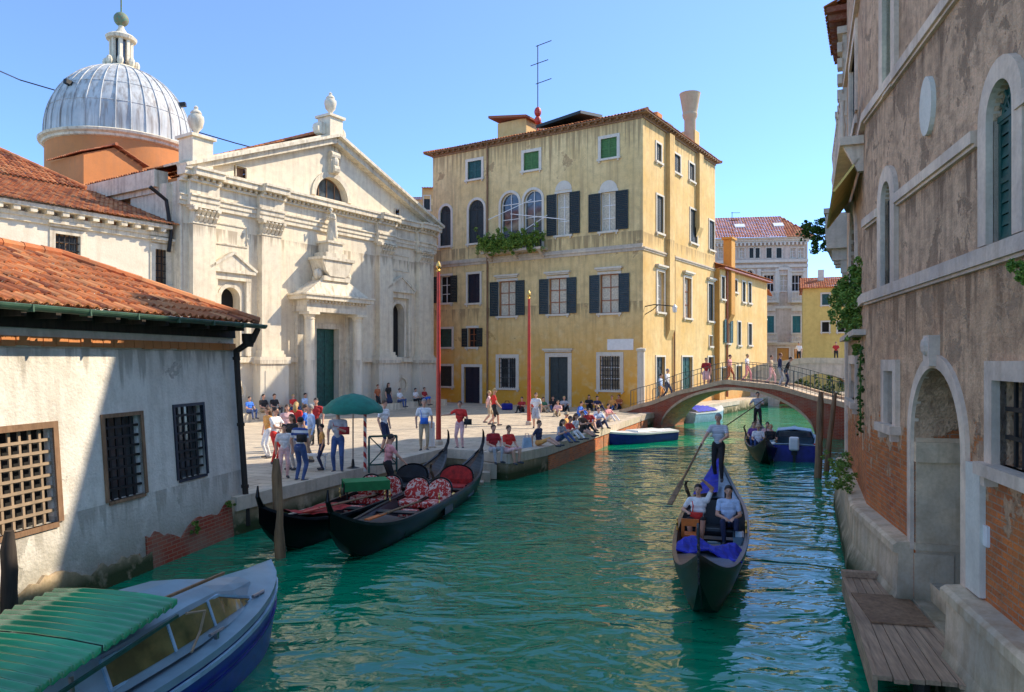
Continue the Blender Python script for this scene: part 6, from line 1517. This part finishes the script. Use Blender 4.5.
mb = MB(); mb.lathe([(.24,.25),(.23,3.6)], n=14); mb.build('shaft', M['whitestone'], t, None, True); mb = MB(); mb.box(-.3,.3,-.3,.3,0,.25); mb.build('base', M['stone'], t); mb = MB(); mb.lathe([(.23,3.6),(.3,3.68),(.3,3.8),(0,3.85)], n=14); mb.build('cap', M['whitestone'], t)
# umbrella with its stand
Y = 20.9; t = thing('parasol', 'teal green parasol shading the gondola station', 'parasol', (px(353,Y), Y, .8), .2)
mb = MB(); mb.tube([(0,0,.05),(0,0,2.05)], .02, 8); mb.build('pole', M['metal'], t); mb = MB(); mb.lathe([(.2,0),(.2,.05),(.05,.1),(.03,.3)], n=14); mb.build('base', M['iron'], t)
mb = MB(); n = 8
for i in range(n):
    a0, a1 = 2*PI*i/n, 2*PI*(i+1)/n
    for (r0, z0), (r1, z1) in zip(((.02,2.16),(.3,2.10),(.58,1.97),(.82,1.76),(.84,1.68)), ((.3,2.10),(.58,1.97),(.82,1.76),(.84,1.68),(.84,1.64))):
        for k in range(3):
            b0, b1 = a0+(a1-a0)*k/3, a0+(a1-a0)*(k+1)/3; sg = lambda b, r_: -.04*r_*math.sin(PI*(b-a0)/(a1-a0))
            P = lambda r_, z, b: (r_*math.cos(b), r_*math.sin(b), z+sg(b, r_)); mb.q([P(r0,z0,b0),P(r0,z0,b1),P(r1,z1,b1),P(r1,z1,b0)])
c_ = mb.build('canopy', M['umbrella'], t, None, 'all'); mb = MB()
for i in range(n): a = 2*PI*i/n; mb.tube([(.02*math.cos(a),.02*math.sin(a),2.12),(.58*math.cos(a),.58*math.sin(a),1.93),(.82*math.cos(a),.82*math.sin(a),1.72)], .008, 4)
mb.build('ribs', M['metal'], t)
t = thing('striped_post', 'slim red and white striped post at the corner of the green railing frame', 'post', (px(365,20.6), 20.6, .8), 0)
mb = MB(); mb.tube([(0,0,0),(0,0,1.75)], .045, 10); mb.build('pole', M['stripe'], t); mb = MB(); mb.ball((0,0,1.8),.07); mb.build('knob', M['gold'], t)
t = thing('railing_frame', 'dark green cross braced railing frame on the quay edge by the pink shirted man', 'railing', (px(369,20.3), 20.3, .8), 0)
w = .72; mb = MB(); mb.bar((0,0,0),(0,0,1.0),.05); mb.bar((w,.25,0),(w,.25,1.0),.05); mb.bar((0,0,1.0),(w,.25,1.0),.05); mb.bar((0,0,.22),(w,.25,.22),.04); mb.build('frame', M['dkgreen'], t)
mb = MB(); mb.bar((0,0,.22),(w,.25,1.0),.03); mb.bar((0,.012,1.0),(w,.262,.22),.03); mb.build('cross_brace', M['dkgreen'], t)
t = thing('covered_table', 'low table under a bright green cloth at the quay edge behind the moored gondolas', 'table', (px(368,19.0), 18.7, .33), .35)
mb = MB(); mb.box(-.55,.55,-.32,.32,.50,.55)
o = mb.build('table_cloth', M['greentop'], t); mb = MB(); mb.box(-.56,.56,-.33,-.32,.32,.55); mb.box(-.56,.56,.32,.33,.32,.55); mb.build('cloth_edge', M['greentop'], o)
for sx in (-1, 1):
    for sy in (-1, 1): mb = MB(); mb.box(sx*.5-.02, sx*.5+.02, sy*.28-.02, sy*.28+.02, -.1, .5); mb.build('leg', M['iron'], t)
t = thing('bench', 'small white bench on the quay beside the boy in the striped shirt', 'bench', (px(309,20.6), 20.9, .8), .12)
mb = MB(); mb.box(-.42,.42,-.15,.15,.40,.45); mb.build('seat', M['white'], t)
for sx in (-1, 1): mb = MB(); mb.bar((sx*.36,-.12,0),(sx*.36,-.12,.4),.03); mb.bar((sx*.36,.12,0),(sx*.36,.12,.4),.03); mb.bar((sx*.36,-.12,.2),(sx*.36,.12,.2),.025); mb.build('leg_frame', M['white'], t)
# landing platform at the water gate
fR = Face((6.42,13.4), (3.2+.2405*.6, .6))
t = thing('landing_platform', 'weathered wooden landing platform in front of the arched water gate', 'platform', (6.42,13.4,0), fR.rz); fR.root = t
xa, xb = 1.75, 5.75; nb = 7
for i in range(nb):
    y0 = -1.02+i*.145
    mb = MB()
    a_, b_ = xa+random.uniform(-.03,.03), xb+random.uniform(-.04,.04); kf = lambda x: .68+.42*(x-xa)/(xb-xa); Q = [(a_,(y0+.005)*kf(a_)),(b_,(y0+.005)*kf(b_)),(b_,(y0+.140)*kf(b_)),(a_,(y0+.140)*kf(a_))]; zt_ = .45+random.uniform(-.004,.004)
    mb.hexa([(x,y,.40) for x, y in Q], [(x,y,zt_) for x, y in Q]); fR.mk(mb, 'plank', M['wood'])
mb = MB(); mb.hexa([(xa,-.74,.18),(xb,-1.17,.18),(xb,-1.12,.18),(xa,-.69,.18)], [(xa,-.74,.46),(xb,-1.17,.46),(xb,-1.12,.46),(xa,-.69,.46)]); fR.mk(mb, 'edge_beam', M['wood'])
mb = MB(); mb.box(xa-.02, xa+.12, -.75, -.05, .456, .54); fR.mk(mb, 'end_beam', M['wood'])
mb = MB(); mb.box(2.75, 4.0, -.80, -.05, .455, .475); fR.mk(mb, 'door_mat', M['brownwood'])
for x in (xa+.3, 3.7, xb-.3): mb = MB(); mb.tube([(x,-.6,-1),(x,-.6,.4)], .09, 8); fR.mk(mb, 'support_post', M['pole_dark'])
# ------------------------------------------------------------ people on the quay and bridge
def at(u, v, z=.8): return gp(u, v, z)
def P(u, v, face, label, top, legs, hair, pose='stand', h=1.72, z=.8, **k):
    return person(at(u, v, z), face, label, top, legs, hair, pose, h, **k)
P(275, 464, 70, 'person in a white tee and red trousers at the left of the quay group', 'white', 'red', 'dark', h=1.7, rhand=(.1,-.42,1.15), lhand=(-.1,-.4,1.1))
P(284, 478, 20, 'child in a white top and pale pink trousers beside the woman in a dark vest', 'white', 'palepink', 'dark', h=1.42)
P(292, 470, -30, 'woman in a dark vest and grey trousers behind the child in pink trousers', 'black', 'grey', 'brown', h=1.58, longhair=True, lhand=(-.05,-.3,1.2))
P(296, 450, 170, 'woman with long blond hair in a red blouse seen from behind', 'red', 'beige', 'blond', h=1.66, longhair=True, long=True)
P(300, 482, 160, 'boy in a blue and white banded shirt and pale jeans standing by the white bench', 'bstripe', 'jeans', 'dark', h=1.66, bag=(-.2,.2,1.2,'black'))
P(311, 462, -60, 'man in a pale blue shirt and beige trousers in the quay group', 'ltblue', 'beige', 'grey', h=1.76, long=True)
P(316, 445, 10, 'person in a dark red top behind the man in the pale blue shirt', 'maroon', 'black', 'dark', h=1.72)
P(338, 473, 5, 'man in a grey tee and blue jeans standing under the teal parasol', 'grey', 'jeans', 'dark', h=1.78, rhand=(.08,-.25,1.2), bag=(.18,-.08,1.15,'maroon'))
P(424, 451, 10, 'man in white polo and beige trousers with blue waist bag by the left flagpole', 'white', 'beige', 'grey', h=1.78, bag=(0,-.13,1.02,'blue'))
P(460, 449, -15, 'person in a red tee and pink trousers, one hand stretched towards the left flagpole', 'red', 'palepink', 'brown', h=1.68, lhand=(-.62,-.1,1.22), bag=(.32,-.05,1.0,'black'))
P(494, 426, 100, 'man in a red tee and black shorts walking across the sunlit paving', 'red', 'black', 'blond', 'walk', h=1.76, shorts=True)
P(489, 424, 90, 'woman in a pale top walking just behind the man in black shorts', 'palepink', 'beige', 'blond', 'walk', h=1.62, shorts=True)
# pink shirted gondolier standing at the landing
person(W2 @ Vector((-1.35, -.32, .16)), 120, 'man in a pink tee and black trousers standing in the inner moored gondola', 'pink', 'black', 'dark', 'stand', 1.72, lhand=(-.30,-.40,.95), rhand=(.3,-.32,1.0), lean=.12)
P(268, 458, -40, 'woman in an orange top and white trousers standing farthest left by the drainpipe', 'orange', 'white', 'brown', h=1.62, longhair=True)
P(305, 455, 100, 'person in a bright blue top half hidden inside the quay group', 'blue', 'beige', 'brown', h=1.66)
P(287, 452, 30, 'person in a pale pink top at the back of the quay group', 'palepink', 'jeans', 'brown', h=1.6, longhair=True)
P(322, 470, -70, 'child in a yellow orange top standing between the bench and the parasol', 'orange', 'navy', 'dark', h=1.3)
P(384, 452, 60, 'man in white with navy shorts standing beyond the green railing frame', 'white', 'navy', 'brown', h=1.75, shorts=True)
# seated along the quay edge, legs over the water
def edge(x, y, face, label, top, legs, hair, pose='sit', **k): return person((x, y, .86), face, label, top, legs, hair, pose, **k)
edge(-.62, 24.35, 25, 'person in dark red top and grey trousers sitting on the quay corner, left of pair', 'maroon', 'grey', 'brown', h=1.72, seat_drop=.36)
edge(-.12, 24.15, 40, 'person in bright red top sitting on the quay corner, right of the pair', 'red', 'palepink', 'brown', h=1.70, seat_drop=.36, shorts=True)
edge(.95, 26.3, 60, 'person in a dark top and orange shorts sitting on the quay by a blue bag', 'navy', 'orange', 'brown', 'legsout', h=1.68, shorts=True)
edge(1.75, 27.6, 50, 'long haired woman in grey sitting hunched over her knees on the quay edge', 'grey', 'jeans', 'dark', 'floor', h=1.62, longhair=True, lean=.25)
edge(2.55, 29.6, 60, 'woman in a white top and black shorts with bare legs on the quay edge', 'white', 'black', 'brown', 'legsout', h=1.68, shorts=True, longhair=True)
edge(2.95, 31.2, 40, 'person in a brown top sitting just behind the woman in black shorts', 'brown', 'black', 'red', 'floor', h=1.66)
edge(3.35, 32.4, 10, 'man in a maroon tee sitting last along the quay edge before the blue boat', 'maroon', 'beige', 'dark', 'floor', h=1.74, shorts=True)
edge(2.15, 28.6, 55, 'person in bright red sitting between the hunched woman and the one in white', 'red', 'white', 'brown', 'floor', h=1.66, lean=.15)
edge(3.9, 33.4, 20, 'person in a pale blue shirt sitting beyond the man in the maroon tee', 'ltblue', 'navy', 'dark', 'floor', h=1.7)
P(566, 432, 70, 'woman in a straw hat and yellow orange dress sitting back from the quay edge', 'orange', 'orange', 'brown', 'floor', 1.6, hat='beige')
P(598, 424, -30, 'person in white sitting on the paving between the palazzo and the quay edge', 'white', 'jeans', 'blond', 'legsout', 1.68)
P(608, 421, 40, 'person in bright pink sitting beside the bottom of the bridge ramp', 'pink', 'white', 'dark', 'floor', 1.64)
t = thing('bag', 'bright blue cloth bag on the quay beside the person in orange shorts', 'bag', (px(527,25.9), 25.9, .82), .3)
mb = MB(); mb.hexa([(-.17,-.09,0),(.17,-.09,0),(.17,.09,0),(-.17,.09,0)],[(-.14,-.05,.36),(.14,-.05,.36),(.14,.05,.36),(-.14,.05,.36)]); mb.build('body', M['ltblue'], t); mb = MB(); mb.tube([(-.08,0,.35),(-.06,0,.5),(.06,0,.5),(.08,0,.35)], .012, 6); mb.build('handle', M['navy'], t)
# on the church plinth
f = Face((-15.57,35.03), (-5.4,51.0))
def onch(u, label, top, legs, hair, pose='sit', dz=0, **k):
    s_ = f.s(u); p = f.W @ Vector((s_, -.95, 1.22+dz)); return person(p, 57.5, label, top, legs, hair, pose, **k)
onch(251, 'man in a black tee with bare legs sitting on the church plinth, left of two', 'black', 'beige', 'dark', h=1.76, shorts=True)
onch(262, 'man in a black tee and dark trousers sitting on the church plinth, right of two', 'black', 'darkgrey', 'brown', h=1.74)
onch(237, 'person in blue sitting at the left end of the church plinth next to the drainpipe', 'blue', 'jeans', 'dark', h=1.6)
onch(293, 'person in a pale blue shirt sitting alone on the church plinth', 'ltblue', 'grey', 'dark', h=1.66)
onch(281, 'woman in bright red sitting on the church plinth beside the left pilaster base', 'red', 'jeans', 'blond', h=1.62)
onch(388, 'person in a white tee sitting on the church plinth under the right arched window', 'white', 'jeans', 'brown', h=1.68)
onch(366, 'woman in a rust brown top standing right of the church door', 'rust', 'black', 'red', h=1.62, pose='stand', dz=-.42)
onch(377, 'woman in black with long hair standing right of the woman in rust brown', 'black', 'navy', 'brown', h=1.7, pose='stand', dz=-.42, longhair=True, skirt=True)
onch(404, 'woman in white sitting on the church plinth near its right end', 'white', 'black', 'dark', h=1.62)
onch(413, 'woman in a dark red top and bright blue skirt sitting last on the church plinth', 'maroon', 'blue', 'brown', h=1.66, skirt=True)
sp_ = f.W @ Vector((f.s(325), -1.5, .98)); person(sp_, 57.5, 'person in dark clothes sitting on the step of the church door', 'black', 'black', 'dark', 'floor', 1.68)
# by the palazzo
gl = 'people resting in front of the ochre palazzo'
for (u, v, fc, lb, tp, lg, hr, ps, h, kw) in (
 (522,412,-20,'person in maroon sitting on the ground left of the palazzo door','maroon','black','dark','floor',1.7,{}),
 (533,414,10,'dark haired person in red sitting behind the right flagpole','red','black','dark','floor',1.7,{}),
 (536,428,0,'person in a white top standing beside the right flagpole','white','grey','brown','stand',1.62,dict(skirt=True)),
 (543,412,30,'person in olive sitting before the palazzo door','green','beige','brown','floor',1.66,{}),
 (553,411,0,'person in black sitting right in front of the palazzo door','black','jeans','dark','floor',1.7,{}),
 (558,416,-15,'person in pale pink sitting lowest before the palazzo door','palepink','beige','brown','floor',1.62,{}),
 (564,411,10,'person in grey sitting at the right jamb of the palazzo door','grey','black','blond','floor',1.7,{}),
 (578,417,60,'person in a bright blue top bending down on the steps','blue','blue','dark','floor',1.66,dict(lean=.3)),
 (589,410,0,'dark haired woman in black sitting left of the grated palazzo window','black','black','dark','floor',1.76,dict(longhair=True)),
 (597,411,25,'person in dark blue sitting with knees up under the grated window','navy','navy','dark','floor',1.74,{}),
 (612,410,-20,'person in orange leaning back under the grated window','orange','jeans','red','legsout',1.7,{}),
 (619,409,-30,'person in rust brown at the right end of the row by the bridge','rust','navy','brown','floor',1.7,{})):
    P(u, v, fc, lb, tp, lg, hr, ps, h, group=gl, **kw)
P(633, 405, 60, 'woman in a maroon patterned dress walking up beside the white column', 'maroon', 'purple', 'red', 'walk', h=1.64, skirt=True)
t = thing('bag', 'dark blue bag standing on the paving behind the man in black shorts', 'bag', tuple(at(507, 410)), .2)
mb = MB(); mb.box(-.35,.35,-.18,.18,0,.42); o = mb.build('body', M['navy'], t); b = o.modifiers.new('b','BEVEL'); b.width = .1; b.segments = 3; mb = MB(); mb.tube([(-.15,0,.4),(-.1,0,.56),(.1,0,.56),(.15,0,.4)], .02, 6); mb.build('handle', M['black'], t)
# on the bridge
def onbr(br, x, y, face, label, top, legs, hair, pose='walk', **k):
    return person(br.W @ Vector((x, y, br.tz(x)+.0)), math.degrees(br.rz)+face, label, top, legs, hair, pose, **k)
bx = lambda u: BR.s(u)
onbr(BR, bx(657)-.6, 1.6, -80+180, 'man in a pale blue shirt and orange trousers walking up the bridge', 'ltblue', 'orange', 'dark', h=1.74, long=True)
onbr(BR, bx(664)-.3, 1.0, 90, 'man in a white shirt and dark blue trousers walking up the bridge just ahead', 'white', 'navy', 'grey', h=1.8, long=True)
onbr(BR, bx(697), 1.2, 30, 'woman in a maroon top and pink skirt at the left part of the bridge railing', 'maroon', 'palepink', 'dark', 'stand', h=1.72, skirt=True)
onbr(BR, bx(716), 1.9, 90, 'person in salmon pink crossing the bridge, left of three behind the railing', 'pink', 'rust', 'brown', h=1.6)
onbr(BR, bx(733), 2.0, 90, 'person in white crossing the bridge, middle of three behind the railing', 'white', 'pink', 'blond', h=1.55)
onbr(BR, bx(757), 2.1, 90, 'person in cream crossing the bridge, right of three behind the railing', 'beige', 'palepink', 'brown', h=1.6)
onbr(BR, bx(774), .9, 120, 'person in a dark jacket standing at the top right of the bridge', 'navy', 'grey', 'red', 'stand', h=1.78, long=True)
onbr(BR, bx(781), .75, 100, 'person in dark blue leaning over the bridge railing beside the one in a dark jacket', 'black', 'navy', 'dark', 'stand', h=1.68, long=True, lean=.35)
onbr(BR2, BR2.s(800), 1.5, 0, 'tiny person in a white shirt on the farther bridge', 'white', 'black', 'dark', 'stand', h=1.72)
onbr(BR2, BR2.s(838), 1.5, 0, 'tiny person in dark red behind the parapet of the farther bridge', 'maroon', 'black', 'dark', 'stand', h=1.72)
